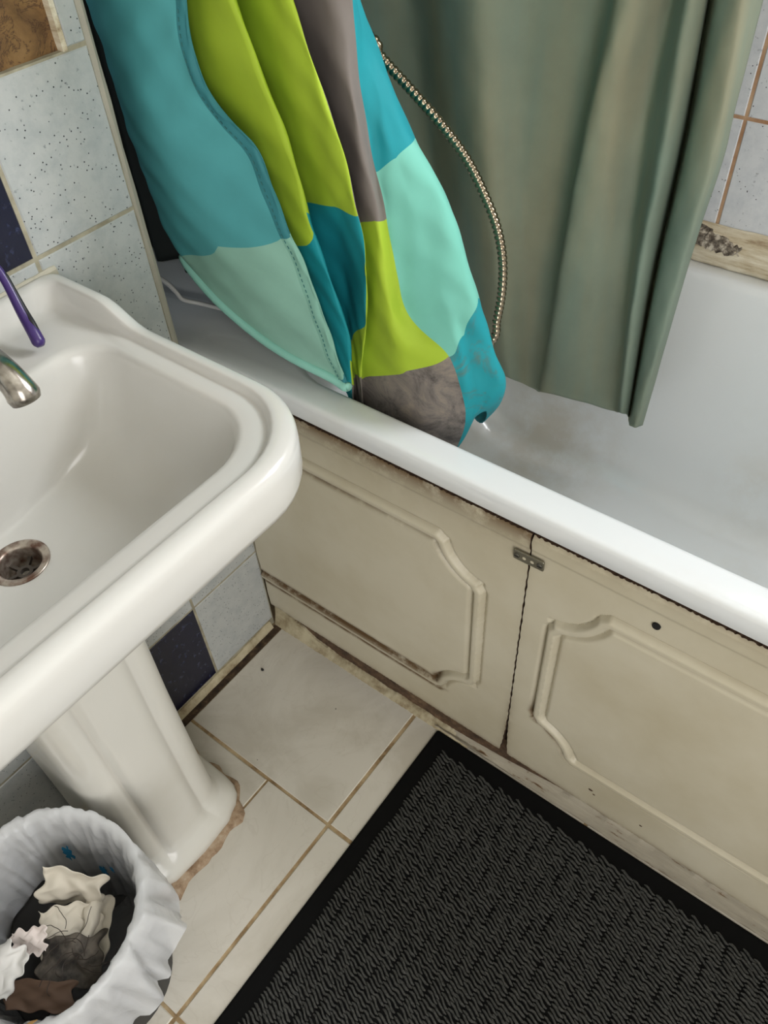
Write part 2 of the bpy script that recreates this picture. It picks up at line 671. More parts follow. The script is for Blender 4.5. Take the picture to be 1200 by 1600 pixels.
for r in range(3, 11):
    for k in range(len(upp) - 1):
        mt = M['tile_navy'] if (r == 4 and k % 2 == 1) else M['tile_wall']
        z0, z1 = .2 * r + .001, .2 * (r + 1) + .001
        if r == 4 and k < 3:
            tile('wall_tile', wall_left, 'x', upp[k + 1], upp[k], z0, .957, 0, mt)
            if k == 0:
                tile('wall_tile', wall_left, 'x', -.067, upp[0], .957, 1.001, 0, M['tile_wall'])
        elif r == 5 and k < 3:
            if k == 0:
                tile('wall_tile', wall_left, 'x', -.067, upp[0], z0, z1, 0, M['tile_wall'])
        else:
            tile('wall_tile', wall_left, 'x', upp[k + 1], upp[k], z0, z1, 0, mt)
# patch without tiles: bare brown adhesive
n = 40
ys_ = np.linspace(-.568, -.066, n * 2)
zs_ = np.linspace(.955, 1.201, n)
G = np.zeros((n, n * 2, 3))
for i, z in enumerate(zs_):
    for j, y in enumerate(ys_):
        G[i, j] = (-.0075 + .0007 * math.sin(y * 130 + z * 70) * math.sin(z * 190 - y * 40) + NR.uniform(-.0003, .0003), y, z)
b = MB()
b.grid(G)
o = b.build('bare_patch', M['exposed'], wall_left, True)
o['label'] = 'bare brown adhesive where tiles are missing'
b = MB()
b.box(-.008, .001, -.0715, -.0665, .957, 1.2)
b.build('patch_edge', M['batten'], wall_left)
# cream edge bead of the wall end
b = MB()
pr = [(-.009, WEDGE - .0075), (-.0005, WEDGE - .0075), (.0018, WEDGE - .004), (.0012, WEDGE - .0005), (-.003, WEDGE + .0008), (-.009, WEDGE + .0008)]
L = []
for k in range(40):
    z = .6 + (ROOM['z1'] - .6) * k / 39
    L.append([(p[0] + NR.uniform(-.0006, .0006), p[1] + NR.uniform(-.0007, .0007), z) for p in pr])
b.loops(L)
struct(b.build('trim_1', M['edge_bead'], None), 'cream sealant strip down the tiled wall end')

# far wall over the bath, with the window opening
WX0, WX1, WZ0, WZ1 = .64, 1.32, 1.10, 1.90
b = MB()
for (x0, x1, z0, z1) in ((-.33, WX0, -.05, ROOM['z1']), (WX1, ROOM['x1'], -.05, ROOM['z1']), (WX0, WX1, -.05, WZ0), (WX0, WX1, WZ1, ROOM['z1'])):
    b.box(x0, x1, WY + .0012, WY + .12, z0, z1)
wall_back = struct(b.build('wall_back', M['grout_ochre']), 'wall of white speckled tiles with rusty joints above the bath')
cols = [.03, .23, .43, .63, .83, 1.03, 1.23, 1.43, 1.63]
rows = [.575, .775, .975, 1.175]
for i in range(-2, len(cols) - 1):
    c0 = cols[0] + .2 * i if i < 0 else cols[i]
    c1 = c0 + .2
    c0 = max(c0, -.3)
    for k in range(len(rows) - 1):
        z1 = rows[k + 1]
        if c1 > WX0 and c0 < WX1 and z1 > WZ0:
            z1 = WZ0
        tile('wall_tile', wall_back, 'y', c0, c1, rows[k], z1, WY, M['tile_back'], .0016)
# end wall of the bath recess, right wall, wall behind, ceiling
b = MB()
b.box(-.45, -.33, -.2, WY + .12, -.05, ROOM['z1'])
struct(b.build('wall_end', M['recess_shade']))
b = MB()
b.box(ROOM['x1'], ROOM['x1'] + .1, ROOM['y0'], -1.75, -.05, ROOM['z1'])
b.box(ROOM['x1'], ROOM['x1'] + .1, -.85, WY + .12, -.05, ROOM['z1'])
b.box(ROOM['x1'], ROOM['x1'] + .1, -1.75, -.85, 2.05, ROOM['z1'])
struct(b.build('wall_right', M['plaster']))
b = MB()
b.box(-.11, ROOM['x1'] + .1, ROOM['y0'] - .1, ROOM['y0'], -.05, ROOM['z1'])
struct(b.build('wall_front', M['plaster']))
b = MB()
b.box(-.45, ROOM['x1'] + .1, ROOM['y0'] - .1, WY + .12, ROOM['z1'], ROOM['z1'] + .1)
struct(b.build('ceiling', M['plaster']))
# window (above the frame of the photo, it lights the bath)
win = struct(empty('window_1', (.98, WY + .06, WZ0)), 'frosted window above the bath')
b = MB()
for (x0, x1, z0, z1) in ((WX0, WX0 + .035, WZ0, WZ1), (WX1 - .035, WX1, WZ0, WZ1), (WX0 + .035, WX1 - .035, WZ0, WZ0 + .035), (WX0 + .035, WX1 - .035, WZ1 - .035, WZ1)):
    b.box(x0, x1, WY + .03, WY + .075, z0, z1)
b.build('window_frame', M['frame_white'], win)
b = MB()
b.box(WX0 + .03, WX1 - .03, WY + .048, WY + .054, WZ0 + .03, WZ1 - .03)
b.build('pane', M['pane'], win)

# sealant bead at the foot of the basin wall
b = MB()
L = []
for k in range(60):
    y = -.01 - .9 * k / 59
    h = .013 + NR.uniform(-.002, .002) + .006 * math.exp(-abs(y) / .03)
    L.append([(-.001, y, -.004), (.008 + NR.uniform(-.0012, .0012), y, -.004), (.0072, y, .002), (.0045, y, h * .5), (.0012, y, h), (-.001, y, h)])
b.loops(L)
o = struct(b.build('baseboard_left', M['sealant']), 'yellowed sealant bead along the foot of the tiled wall')
shade_auto(o, 60)

b = MB()
b.box(.004, .019, -.75, .0, -.003, .0004)
o = b.build('dirt_line', M['dirt'], floor)
o['label'] = 'dark brown dirt line along the foot of the wall'

# battens along the bath
b = MB()
L = []
for k in range(120):
    x = -.3 + 1.9 * k / 119
    q = NR.uniform(-.0012, .0012, 6)
    L.append([(x, WY - .001, .5885), (x, WY - .016 + q[0], .5888), (x, WY - .019 + q[1], .594 + q[2]), (x, WY - .017, .616 + q[3]), (x, WY - .009, .630 + q[4]), (x, WY - .001, .640 + q[5])])
b.loops(L)
trim2 = struct(b.build('trim_2', M['batten']), 'peeling cream batten between bath and tiles')
shade_auto(trim2, 60)
# broken mortar lump on it
b = MB()
L = []
for k in range(30):
    x = .372 + .105 * k / 29
    e = math.sin(PI * k / 29) ** .5
    tp = .6385 - .012 * (k / 29)
    q = NR.uniform(-.0025, .0025, 3)
    L.append([(x, WY - .004, tp - .004 - .016 * e), (x, WY - .0165 - .003 * e, tp - .010 - .011 * e + q[0]), (x, WY - .0135 - .004 * e, tp - .004 + q[1] - .002), (x, WY - .004, tp + .002 * e)])
b.loops(L)
o = b.build('broken_mortar', M['mortar'], trim2)

# plinth under the bath panel
b = MB()
b.box(.0, 1.5, .010, .028, -.003, .075)
b.build('plinth_core', M['rot'], None)
plinth = struct(bpy.data.objects['plinth_core'], 'rotten brown timber plinth under the bath panels')
plinth.name = 'trim_3'
b = MB()
L = []
for k in range(160):
    x = .352 + 1.148 * k / 159
    q = NR.uniform(-.0012, .0012, 6)
    h = np.interp(x, [.35, .41, .48, .56, .7, 1.5], [.003, .010, .020, .036, .046, .048]) + .003 * math.sin(x * 9)
    L.append([(x, .011, -.003), (x, .0005 + q[0], -.002), (x, -.0012 + q[1] * .5, .007 + q[2]), (x, .0035, h * .55 + q[3]), (x, .0062, h + q[4] * 1.5), (x, .011, h + .002)])
b.loops(L)
o = struct(b.build('trim_4', M['chipped']), 'chipped grey painted strip between the mat and the bath panel')
shade_auto(o, 60)
b = MB()
L = []
hx = [(.0, .050), (.03, .044), (.07, .030), (.10, .017), (.15, .009), (.2, .010), (.25, .007), (.29, .009), (.33, .008), (.36, .008), (.41, .004)]
for k in range(150):
    x = .004 + .41 * k / 149
    h = np.interp(x, [a[0] for a in hx], [a[1] for a in hx]) + NR.uniform(-.0010, .0010) + .0012 * math.sin(x * 120)
    h = max(h, .003)
    q = NR.uniform(-.001, .001, 4)
    L.append([(x, .012, -.003), (x, -.004 + q[0], -.003), (x, -.003 + q[1] * .6, .0015), (x, .003, h * .5), (x, .0065 + q[2] * .5, h), (x, .012, h)])
b.loops(L)
o = struct(b.build('trim_5', M['sealant']), 'ragged cream mortar fillet under the left bath panel')
shade_auto(o, 60)

# ------------------------------------------------------------------ bathtub
RZ = .588


def tub_loops():
    L = []
    e = dict(nc=10, ns=26)
    X0 = -.325
    L.append(rrect(X0, 1.48, .016, WY - .002, .02, .5600, **e))
    L.append(rrect(X0, 1.48, .004, WY - .002, .02, .5560, **e))
    L.append(rrect(X0, 1.48, -.0015, WY - .002, .02, .5563, **e))
    L.append(rrect(X0, 1.48, -.0032, WY - .002, .02, .5585, **e))
    L.append(rrect(X0, 1.48, -.0042, WY - .002, .02, .5800, **e))
    L.append(rrect(X0, 1.48, -.0035, WY - .002, .02, .5835, **e))
    L.append(rrect(X0, 1.48, -.0012, WY - .003, .02, .5862, **e))
    L.append(rrect(X0, 1.48, .0025, WY - .003, .02, .5874, **e))
    L.append(rrect(X0, 1.48, .009, WY - .004, .02, RZ, **e))
    L.append(rrect(.050, 1.40, .030, WY - .030, [.12, .06, .11, .12], RZ, **e))
    L.append(rrect(.055, 1.395, .0345, WY - .036, [.12, .06, .11, .12], .5868, **e))
    L.append(rrect(.059, 1.39, .0372, WY - .040, [.12, .06, .11, .12], .583, **e))
    L.append(rrect(.062, 1.385, .0388, WY - .042, [.12, .06, .11, .12], .576, **e))
    L.append(rrect(.067, 1.38, .042, WY - .046, [.12, .06, .11, .12], .550, **e))
    L.append(rrect(.09, 1.34, .052, WY - .058, [.12, .06, .11, .12], .42, **e))
    L.append(rrect(.12, 1.30, .066, WY - .070, [.12, .06, .11, .12], .28, **e))
    L.append(rrect(.15, 1.27, .090, WY - .092, [.12, .06, .11, .12], .235, **e))
    L.append(rrect(.20, 1.22, .13, WY - .13, .10, .215, **e))
    L.append(rrect(.30, 1.10, .20, WY - .20, .05, .208, **e))
    return L


b = MB()
b.loops(tub_loops(), False, True)
bath = b.build('bathtub', M['bath'], smooth=True)
tag(bath, 'white built-in bathtub with a grimy interior behind the cream panels', 'bathtub')
shade_auto(bath, 50)

# ------------------------------------------------------------------ bath panels
PZ0, PZ1 = .058, .5505


def seg_dist(px, pz, poly):
    d = np.full(px.shape, 1e9)
    ins = np.zeros(px.shape, bool)
    n = len(poly)
    for i in range(n):
        ax, az = poly[i]
        bx, bz = poly[(i + 1) % n]
        dx, dz = bx - ax, bz - az
        t = np.clip(((px - ax) * dx + (pz - az) * dz) / (dx * dx + dz * dz + 1e-12), 0, 1)
        d = np.minimum(d, np.hypot(px - ax - t * dx, pz - az - t * dz))
        c = ((az > pz) != (bz > pz)) & (px < (bx - ax) * (pz - az) / (bz - az + 1e-12) + ax)
        ins ^= c
    return np.where(ins, d, -d)


def scallop(cx, cz, a0, a1, r, n=10):
    return [(cx + r * math.cos(a0 + (a1 - a0) * i / n), cz + r * math.sin(a0 + (a1 - a0) * i / n)) for i in range(n + 1)]


def moulding(xa, xb, za, zb):
    r = .052
    P = []
    d = math.radians
    P += [(xb - .068, zb), (xb - .058, zb - .008)] + scallop(xb + .004, zb + .002, d(190), d(262), r + .008) + [(xb - .006, zb - .064), (xb, zb - .072)]
    P += [(xb, za + .072), (xb - .006, za + .062)] + scallop(xb + .004, za - .002, d(98), d(170), r + .008) + [(xb - .058, za + .008), (xb - .068, za)]
    P += [(xa + .068, za), (xa + .058, za + .008)] + scallop(xa - .004, za - .002, d(10), d(82), r + .008) + [(xa + .006, za + .062), (xa, za + .072)]
    P += [(xa, zb - .072), (xa + .006, zb - .064)] + scallop(xa - .004, zb + .002, d(-82), d(-10), r + .008) + [(xa + .058, zb - .008), (xa + .068, zb)]
    return P


def bath_panel(x0f, x1f, poly, dirt_fn, label, nuu=230):
    """x0f/x1f: functions z -> edge x"""
    zs = np.linspace(PZ0, PZ1, 240)
    nu = nuu
    U = np.linspace(0, 1, nu)
    X = np.array([[x0f(z) + (x1f(z) - x0f(z)) * u for u in U] for z in zs])
    Z = np.repeat(zs[:, None], nu, 1)
    Z = Z.copy()
    Z[0] += NR.uniform(-.0008, .0012, nu)
    Z[-1] += NR.uniform(-.0016, .0006, nu)
    d = seg_dist(X, Z, poly)
    sm = lambda a, b_, v: np.clip((v - a) / (b_ - a), 0, 1) ** 2 * (3 - 2 * np.clip((v - a) / (b_ - a), 0, 1))
    h = -.0050 * np.exp(-((d - .0005) / .0026) ** 2)
    h += .0046 * sm(.001, .0055, d) * (1 - sm(.0125, .0165, d))
    h += -.0046 * np.exp(-((d - .0180) / .0026) ** 2)
    h += .0022 * sm(.018, .025, d)
    h += .0022 * sm(.524, .530, Z)
    h += -.0025 * sm(.545, .5505, Z)
    G = np.stack([X, -h, Z], -1)
    b = MB()
    b.grid(G)
    nv = len(b.v)
    # returned edges and back
    ring = [(0, j) for j in range(nu)] + [(i, nu - 1) for i in range(1, len(zs))] + [(len(zs) - 1, j) for j in range(nu - 2, -1, -1)] + [(i, 0) for i in range(len(zs) - 2, 0, -1)]
    base = len(b.v)
    idx = [i * nu + j for i, j in ring]
    for k in idx:
        x, y, z = b.v[k]
        b.v.append((x, .009, z))
    for k in range(len(idx)):
        k2 = (k + 1) % len(idx)
        b.f.append((idx[k2], idx[k], base + k, base + k2))
    o = mesh_obj('bath_panel', b.v, b.f, None, mats=[M['panel'], M['panel_core']], mi=[0] * (len(b.f) - len(idx)) + [1] * len(idx), smooth=True)
    a = o.data.attributes.new('dirt', 'FLOAT', 'POINT')
    D = np.zeros(len(b.v))
    D[:nv] = dirt_fn(X, Z, d).ravel()
    a.data.foreach_set('value', D)
    shade_auto(o, 55)
    o['label'] = label
    o['category'] = 'bath panel'
    return o


def dirt1(X, Z, d):
    g = np.exp(-((d + .001) / .005) ** 2)
    low_ = np.exp(-((Z - .150) / .016) ** 2) * np.exp(-((d - .019) / .007) ** 2) * 2.0 + np.exp(-((Z - .126) / .008) ** 2) * np.exp(-((d + .006) / .004) ** 2) * 1.2
    up_ = np.exp(-((Z - .464) / .02) ** 2) * np.exp(-((d - .019) / .006) ** 2) * np.clip((.40 - X) / .2, 0, 1)
    cor = np.exp(-(((X - .372) / .03) ** 2 + ((Z - .465) / .03) ** 2)) * np.exp(-((d - .018) / .005) ** 2)
    edge = np.exp(-(PZ1 - Z) / .016) * 1.0 * np.clip((X - .02) / .1, 0, 1)
    bot = np.exp(-(Z - PZ0) / .005) * .6
    joint = np.exp(-np.abs(X - .474) / .004) * .7 * np.clip((.25 - Z) / .15 + .25, .15, 1)
    return np.clip(low_ + up_ * .8 + cor * .8 + edge + bot + joint, 0, 1)


def dirt2(X, Z, d):
    g = np.exp(-((d + .001) / .004) ** 2)
    c = np.exp(-(((X - .528) / .035) ** 2 + ((Z - .195) / .035) ** 2)) * g * 1.8
    lowg = np.exp(-((Z - .142) / .01) ** 2) * g * .45
    bot = np.exp(-(Z - PZ0) / .006) * .6
    top = np.exp(-(PZ1 - Z) / .006) * .5
    joint = np.exp(-np.abs(X - .4765) / .004) * .6 * np.clip((.25 - Z) / .15 + .3, .2, 1)
    return np.clip(c + lowg + bot + top + joint, 0, 1)


def edge_l(z):
    return .4742 - .0062 * max(0, 1 - (z - PZ0) / .12) ** 2 + .00025 * math.sin(z * 160) + .0003 * math.sin(z * 410)


def edge_r(z):
    return .4762 + .0050 * max(0, 1 - (z - PZ0) / .12) ** 2 + .00025 * math.sin(z * 190 + 2) + .0003 * math.sin(z * 370)


bath_panel(lambda z: .0025 + .003 * max(0, (z - .3) / .25) + .0006 * math.sin(z * 120), edge_l, moulding(-.36, .424, .132, .481), dirt1,
           'left cream bath panel with a grimy routed moulding, beside the tiled wall')
p2 = bath_panel(edge_r, lambda z: 1.30, moulding(.507, 1.24, .140, .483), dirt2,
                'right cream bath panel with a round drilled hole, behind the black mat', 400)
# drilled hole in right panel: raised black disc painted for the shade inside it
b = MB()
hx_, hz_ = .621, .507
n = 20
L = []
for r, y in ((.0046, -.0004), (.0044, -.0020), (.0040, -.0026), (.0030, -.0027)):
    L.append([(hx_ + r * math.cos(2 * PI * k / n), y, hz_ + r * math.sin(2 * PI * k / n)) for k in range(n)])
b.loops(L, False, True)
o = b.build('hole_shade_disc', M['gap_shade'], p2)
for (x, z, r) in ((.611, .105, .0035), (.617, .098, .002), (.687, .093, .0022)):
    b = MB()
    L = []
    for rr, y in ((r, -.0002), (r * .8, -.0007), (r * .2, -.0007)):
        L.append([(x + rr * math.cos(2 * PI * k / 9) * (1 + .3 * math.sin(k * 2.3)), y, z + rr * .6 * math.sin(2 * PI * k / 9)) for k in range(9)])
    b.loops(L, False, True)
    b.build('paint_chip', M['panel_core'], p2)
# black board painted in place of the shade behind the joint and panels
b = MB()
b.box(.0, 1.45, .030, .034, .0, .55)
struct(b.build('gap_shade_board', M['gap_shade']))

# mending plate
plate = tag(empty('mending_plate', (.475, -.002, .505)), 'small zinc mending plate screwed across the joint of the panels', 'metal plate')
b = MB()
L = []
ca, sa = math.cos(.03), math.sin(.03)


def pl(u, v, y):
    return (.4753 + u * ca - v * sa, y, .5125 + u * sa + v * ca)


for (hw, hh, y) in ((.0186, .0074, -.0022), (.0186, .0074, -.0038), (.0180, .0068, -.0045)):
    pts = rrect(-hw, hw, -hh, hh, .0012, 0, 3, 4)
    L.append([pl(p[0], p[1], y) for p in pts])
b.loops(L)
b.build('plate', M['steel'], plate)
for u, big in ((-.0138, 1), (-.0048, 0), (.0048, 0), (.0138, 1)):
    b = MB()
    n = 14
    if big:
        L = [[pl(u + r * math.cos(2 * PI * k / n), r * math.sin(2 * PI * k / n), y) for k in range(n)] for r, y in ((.0036, -.0046), (.0034, -.0054), (.0024, -.0060), (.0008, -.0062))]
        b.loops(L)
        o = b.build('screw', M['screw'], plate)
        b = MB()
        P = [pl(u - .0024, -.0006, -.0064), pl(u + .0024, -.0001, -.0064), pl(u + .0024, .0006, -.0064), pl(u - .0024, .0001, -.0064)]
        b.loops([P, [(p[0], p[1] + .0006, p[2]) for p in P]])
        b.build('slot', M['gap_shade'], o)
    else:
        L = [[pl(u + r * math.cos(2 * PI * k / n), r * math.sin(2 * PI * k / n), y) for k in range(n)] for r, y in ((.0022, -.0047), (.0016, -.0048))]
        b.loops(L)
        b.build('plate_hole', M['panel'], plate)

# ------------------------------------------------------------------ washbasin
BY = -.368   # basin middle
basin = tag(empty('washbasin', (.18, BY, .60)), 'white ceramic washbasin with a raised lip and a sloping bowl', 'washbasin')


def up_z(z, k):
    """raised splash ledge along the wall"""
    def g(x, y):
        s = max(0.0, min(1.0, (.135 - x) / .055))
        s = s * s * (3 - 2 * s)
        return z + k * s
    return g


def bas(x1, hy, r, z, x0=.0015, rb=.012, nc=10, ns=22):
    return rrect(x0, x1, BY - hy, BY + hy, [r, rb, rb, r], z, nc, ns)


L = [
    bas(.19, .09, .06, .600, .02, .03),
    bas(.27, .15, .07, .630, .004, .03),
    bas(.325, .188, .075, .690, .0015, .03),
    bas(.347, .204, .080, .7080),
    bas(.3560, .2100, .082, .7120),
    bas(.3610, .2125, .084, .7165),
    bas(.3635, .2135, .085, .7240),
    bas(.3640, .2138, .086, .7400),
    bas(.3640, .2138, .086, up_z(.7540, .014)),
    bas(.3634, .2133, .086, up_z(.7605, .017)),
    bas(.3618, .2122, .085, up_z(.7640, .018)),
    bas(.3590, .2100, .084, up_z(.7662, .018)),
    bas(.3530, .2055, .081, up_z(.7684, .018), .003),
    bas(.3475, .2008, .078, up_z(.7688, .018), .007, .016),
    bas(.3455, .1990, .077, up_z(.7680, .018), .010, .018),
    bas(.3438, .1975, .076, up_z(.7655, .016), .013, .02),
    bas(.3422, .1958, .075, up_z(.7622, .009), .019, .024),
    bas(.3405, .1942, .074, up_z(.7612, .003), .024, .028),
    bas(.3370, .1910, .072, .7615, .034, .036),
    bas(.3240, .1800, .064, .7615, .084, .040),
    bas(.3195, .1765, .061, .7600, .0885, .041),
    bas(.3165, .1742, .060, .7565, .0915, .042),
    bas(.3145, .1725, .059, .7500, .0935, .042),
    bas(.3050, .1645, .059, .7240, .0975, .042),
    bas(.2930, .1540, .059, .6960, .1000, .042),
    bas(.2780, .1400, .059, .6720, .1015, .042),
    bas(.2520, .1180, .059, .6530, .1025, .042),
    bas(.2150, .0830, .050, .6445, .1045, .040),
    bas(.1800, .0500, .034, .6405, .1090, .034),
    rrect(.118, .172, BY - .027 + .004, BY + .027 + .004, .0268, .6385, 10, 22),
]
b = MB()
b.loops(L, True, False)
o = b.build('basin_bowl', M['basin'], basin, True)
# back sealant
b = MB()
LL = []
for k in range(50):
    y = BY - .215 + .43 * k / 49
    q = NR.uniform(-.001, .001, 3)
    LL.append([(-.001, y, .772), (.0035, y, .774), (.0034 + q[0] * .5, y, .7855 + q[1] * .5), (.0012, y, .7880 + q[2]), (-.001, y, .7885)])
b.loops(LL)
b.build('sealant', M['white_sealant'], basin)
# waste
DX, DY, DZ = .145, BY + .004, .6385
n = 40
b = MB()
L = []
for r, z in ((.0272, DZ - .004), (.0272, DZ + .0010), (.0260, DZ + .0018), (.0205, DZ + .0008), (.0190, DZ - .002), (.0183, DZ - .012), (.0183, DZ - .03)):
    L.append([(DX + r * math.cos(2 * PI * k / n), DY + r * math.sin(2 * PI * k / n), z) for k in range(n)])
b.loops(L, False, False)
drain = b.build('waste_ring', M['drain'], basin, True)
b = MB()
r = .0187
b.loops([[(DX + r * math.cos(2 * PI * k / n), DY + r * math.sin(2 * PI * k / n), z) for k in range(n)] for z in (DZ - .032, DZ - .029)])
b.build('waste_throat', M['void'], drain)
b = MB()
for k in range(6):
    a = 2 * PI * k / 6 + .2
    ux, uy = math.cos(a), math.sin(a)
    px_, py_ = -uy * .0016, ux * .0016
    P = [(DX + ux * .006 + px_, DY + uy * .006 + py_), (DX + ux * .006 - px_, DY + uy * .006 - py_), (DX + ux * .0186 - px_, DY + uy * .0186 - py_), (DX + ux * .0186 + px_, DY + uy * .0186 + py_)]
    b.loops([[(x, y, DZ - .017) for x, y in P], [(x, y, DZ - .013) for x, y in P]])
L = []
for r, z in ((.0042, DZ - .017), (.0075, DZ - .017), (.0075, DZ - .0125), (.0042, DZ - .0125), (.0042, DZ - .017)):
    L.append([(DX + r * math.cos(2 * PI * k / 24), DY + r * math.sin(2 * PI * k / 24), z) for k in range(24)])
b.loops(L, False, False)
b.build('waste_grate', M['drain_dark'], drain)

# pedestal
PY = -.362
ped = tag(empty('pedestal', (.10, PY, 0)), 'white ceramic pedestal under the washbasin with a brown stained foot', 'pedestal')


def ped_sec(xf, hw, z, groove=1.0, xb=.012):
    half = [(0, 0), (-.0012, .018), (-.0025, .030), (-.0075 * groove - .002, .0345), (-.0085 * groove - .002, .038), (-.0055 * groove - .003, .042), (-.0085, .050), (-.0125, .060), (-.021, .069), (-.034, .0745), (-.05, .0760), (-.08, .0765), (-.11, .0765)]
    s = hw / .0765
    P = []
    for dx, y in half:
        P.append((xf + dx, PY + y * s, z))
    P.append((xb, PY + .0765 * s, z))
    Q = [(p[0], 2 * PY - p[1], p[2]) for p in reversed(P[1:])]
    return P + Q


L = [ped_sec(.193, .098, 0, .1), ped_sec(.1945, .099, .010, .1), ped_sec(.1925, .0975, .020, .15), ped_sec(.186, .092, .028, .3), ped_sec(.178, .085, .033, .6),
     ped_sec(.1735, .0805, .040, .9), ped_sec(.1715, .079, .055), ped_sec(.168, .078, .14), ped_sec(.166, .078, .30), ped_sec(.168, .080, .45), ped_sec(.172, .082, .55), ped_sec(.176, .083, .61)]
b = MB()
b.loops(L)
o = b.build('pedestal_column', M['pedestal'], ped)
shade_auto(o, 60)
# stained ring of old sealant on the tiles
t = NT('brown_stain')
t.color(t.ramp(t.noise(50, 6, .7), [(.3, srgb(112, 86, 62)), (.5, srgb(160, 136, 110)), (.7, srgb(186, 170, 148))]))
t.set(Roughness=.8)
M['stain'] = t.m
sec = ped_sec(.193, .098, 0, .1)
ring = []
for k in range(len(sec)):
    p, q = np.array(sec[k][:2]), np.array(sec[(k + 1) % len(sec)][:2])
    nn = max(1, int(np.linalg.norm(q - p) / .006))
    for i in range(nn):
        ring.append(p + (q - p) * i / nn)
ctr = np.array([.10, PY])
inn, outr = [], []
for k, p in enumerate(ring):
    v = p - ctr
    u = v / np.linalg.norm(v)
    inn.append(tuple(p - u * .006))
    g = .0065 + .0025 * math.sin(k * .9) + .002 * math.sin(k * .37 + 1) + NR.uniform(-.0012, .0012)
    for (px_, py_, amp, wd) in ((.204, -.424, .028, .016), (.196, -.300, .016, .014), (.19, -.36, .006, .03)):
        g += amp * math.exp(-((p[0] - px_) ** 2 + (p[1] - py_) ** 2) / wd ** 2 / 2)
    outr.append((p[0] + u[0] * g, p[1] + u[1] * g))
b = MB()
b.loops([[(x, y, .0002) for x, y in outr], [(x, y, .0007) for x, y in outr], [(x * .5 + X * .5, y * .5 + Y * .5, .0012) for (x, y), (X, Y) in zip(outr, inn)], [(x, y, .0022) for x, y in inn]], False, False)
o = b.build('foot_stain', M['stain'], ped, True)
o['label'] = 'brown grime and old sealant around the foot'

# tap
tap = tag(empty('basin_tap', (.05, -.292, .76)), 'worn chrome tap spout over the washbasin bowl', 'tap')
b = MB()
n = 20
L = []
for r, z in ((.022, .762), (.022, .766), (.015, .772), (.0135, .79), (.016, .805), (.016, .825), (.012, .83)):
    L.append([(.05 + r * math.cos(2 * PI * k / n), -.294 + r * math.sin(2 * PI * k / n), z) for k in range(n)])
b.loops(L)
b.build('tap_body', M['chrome'], tap, True)
pts = catmull([(.05, -.294, .800), (.075, -.2945, .811), (.105, -.2950, .813), (.130, -.2955, .806), (.146, -.2958, .793), (.150, -.296, .783)], 6)
b = MB()
b.tube(pts, list(np.interp(np.arange(len(pts)), [0, 12, 22, 27, len(pts) - 1], [.011, .0105, .0125, .0140, .0125])), 20)
b.build('spout', M['chrome'], tap, True)
b = MB()
for k in range(4):
    a = PI / 2 * k + .4
    b.tube([(.05, -.294, .845), (.05 + .026 * math.cos(a), -.294 + .026 * math.sin(a), .847)], [.006, .0045], 10)
b.tube([(.05, -.294, .828), (.05, -.294, .853)], [.011, .008], 16)
b.build('tap_handle', M['chrome'], tap, True)

# toothbrush
brush = tag(empty('toothbrush', (.09, -.238, .765)), 'purple toothbrush handle propped on the back ledge of the washbasin', 'toothbrush')
A = px2w(64, 541, 2, .770)
B_ = px2w(0, 425, 0, .030)
Dv = B_ - A
mid = A + Dv * .5 + np.array([0, 0, -.004])
Ce = B_ + Dv * .55 + np.array([.012, -.012, -.012])
pts = catmull([A, A + Dv * .22 + np.array([.001, 0, -.0015]), mid, B_, Ce], 6)
b = MB()
b.tube(pts, list(np.interp(np.linspace(0, 1, len(pts)), [0, .06, .3, .6, 1], [.0035, .0062, .0058, .0045, .003])), 12)
b.build('handle', M['purple'], brush, True)
b = MB()
off = np.array([-.0005, .0030, .0030])
b.tube(catmull([A + Dv * .10 + off, A + Dv * .25 + off * 1.1, mid + off, B_ + off * .7], 5), [.0012] + [.0030] * 14 + [.0015], 8)
b.build('grip_strip', M['black_rubber_grip'], brush, True)
b = MB()
dn = (Ce - B_) / np.linalg.norm(Ce - B_)
b.tube([Ce - dn * .004, Ce + dn * .006, Ce + dn * .020, Ce + dn * .026], [.003, .0055, .0055, .003], 10)
b.build('brush_head', M['frame_white'], brush, True)


# ------------------------------------------------------------------ curtains
def column(spec):
    """spec: list of (px, py, y-depth) -> 3D polyline"""
    return np.array([q[3] if len(q) > 3 else px2w(q[0], q[1], 1, q[2]) for q in spec])


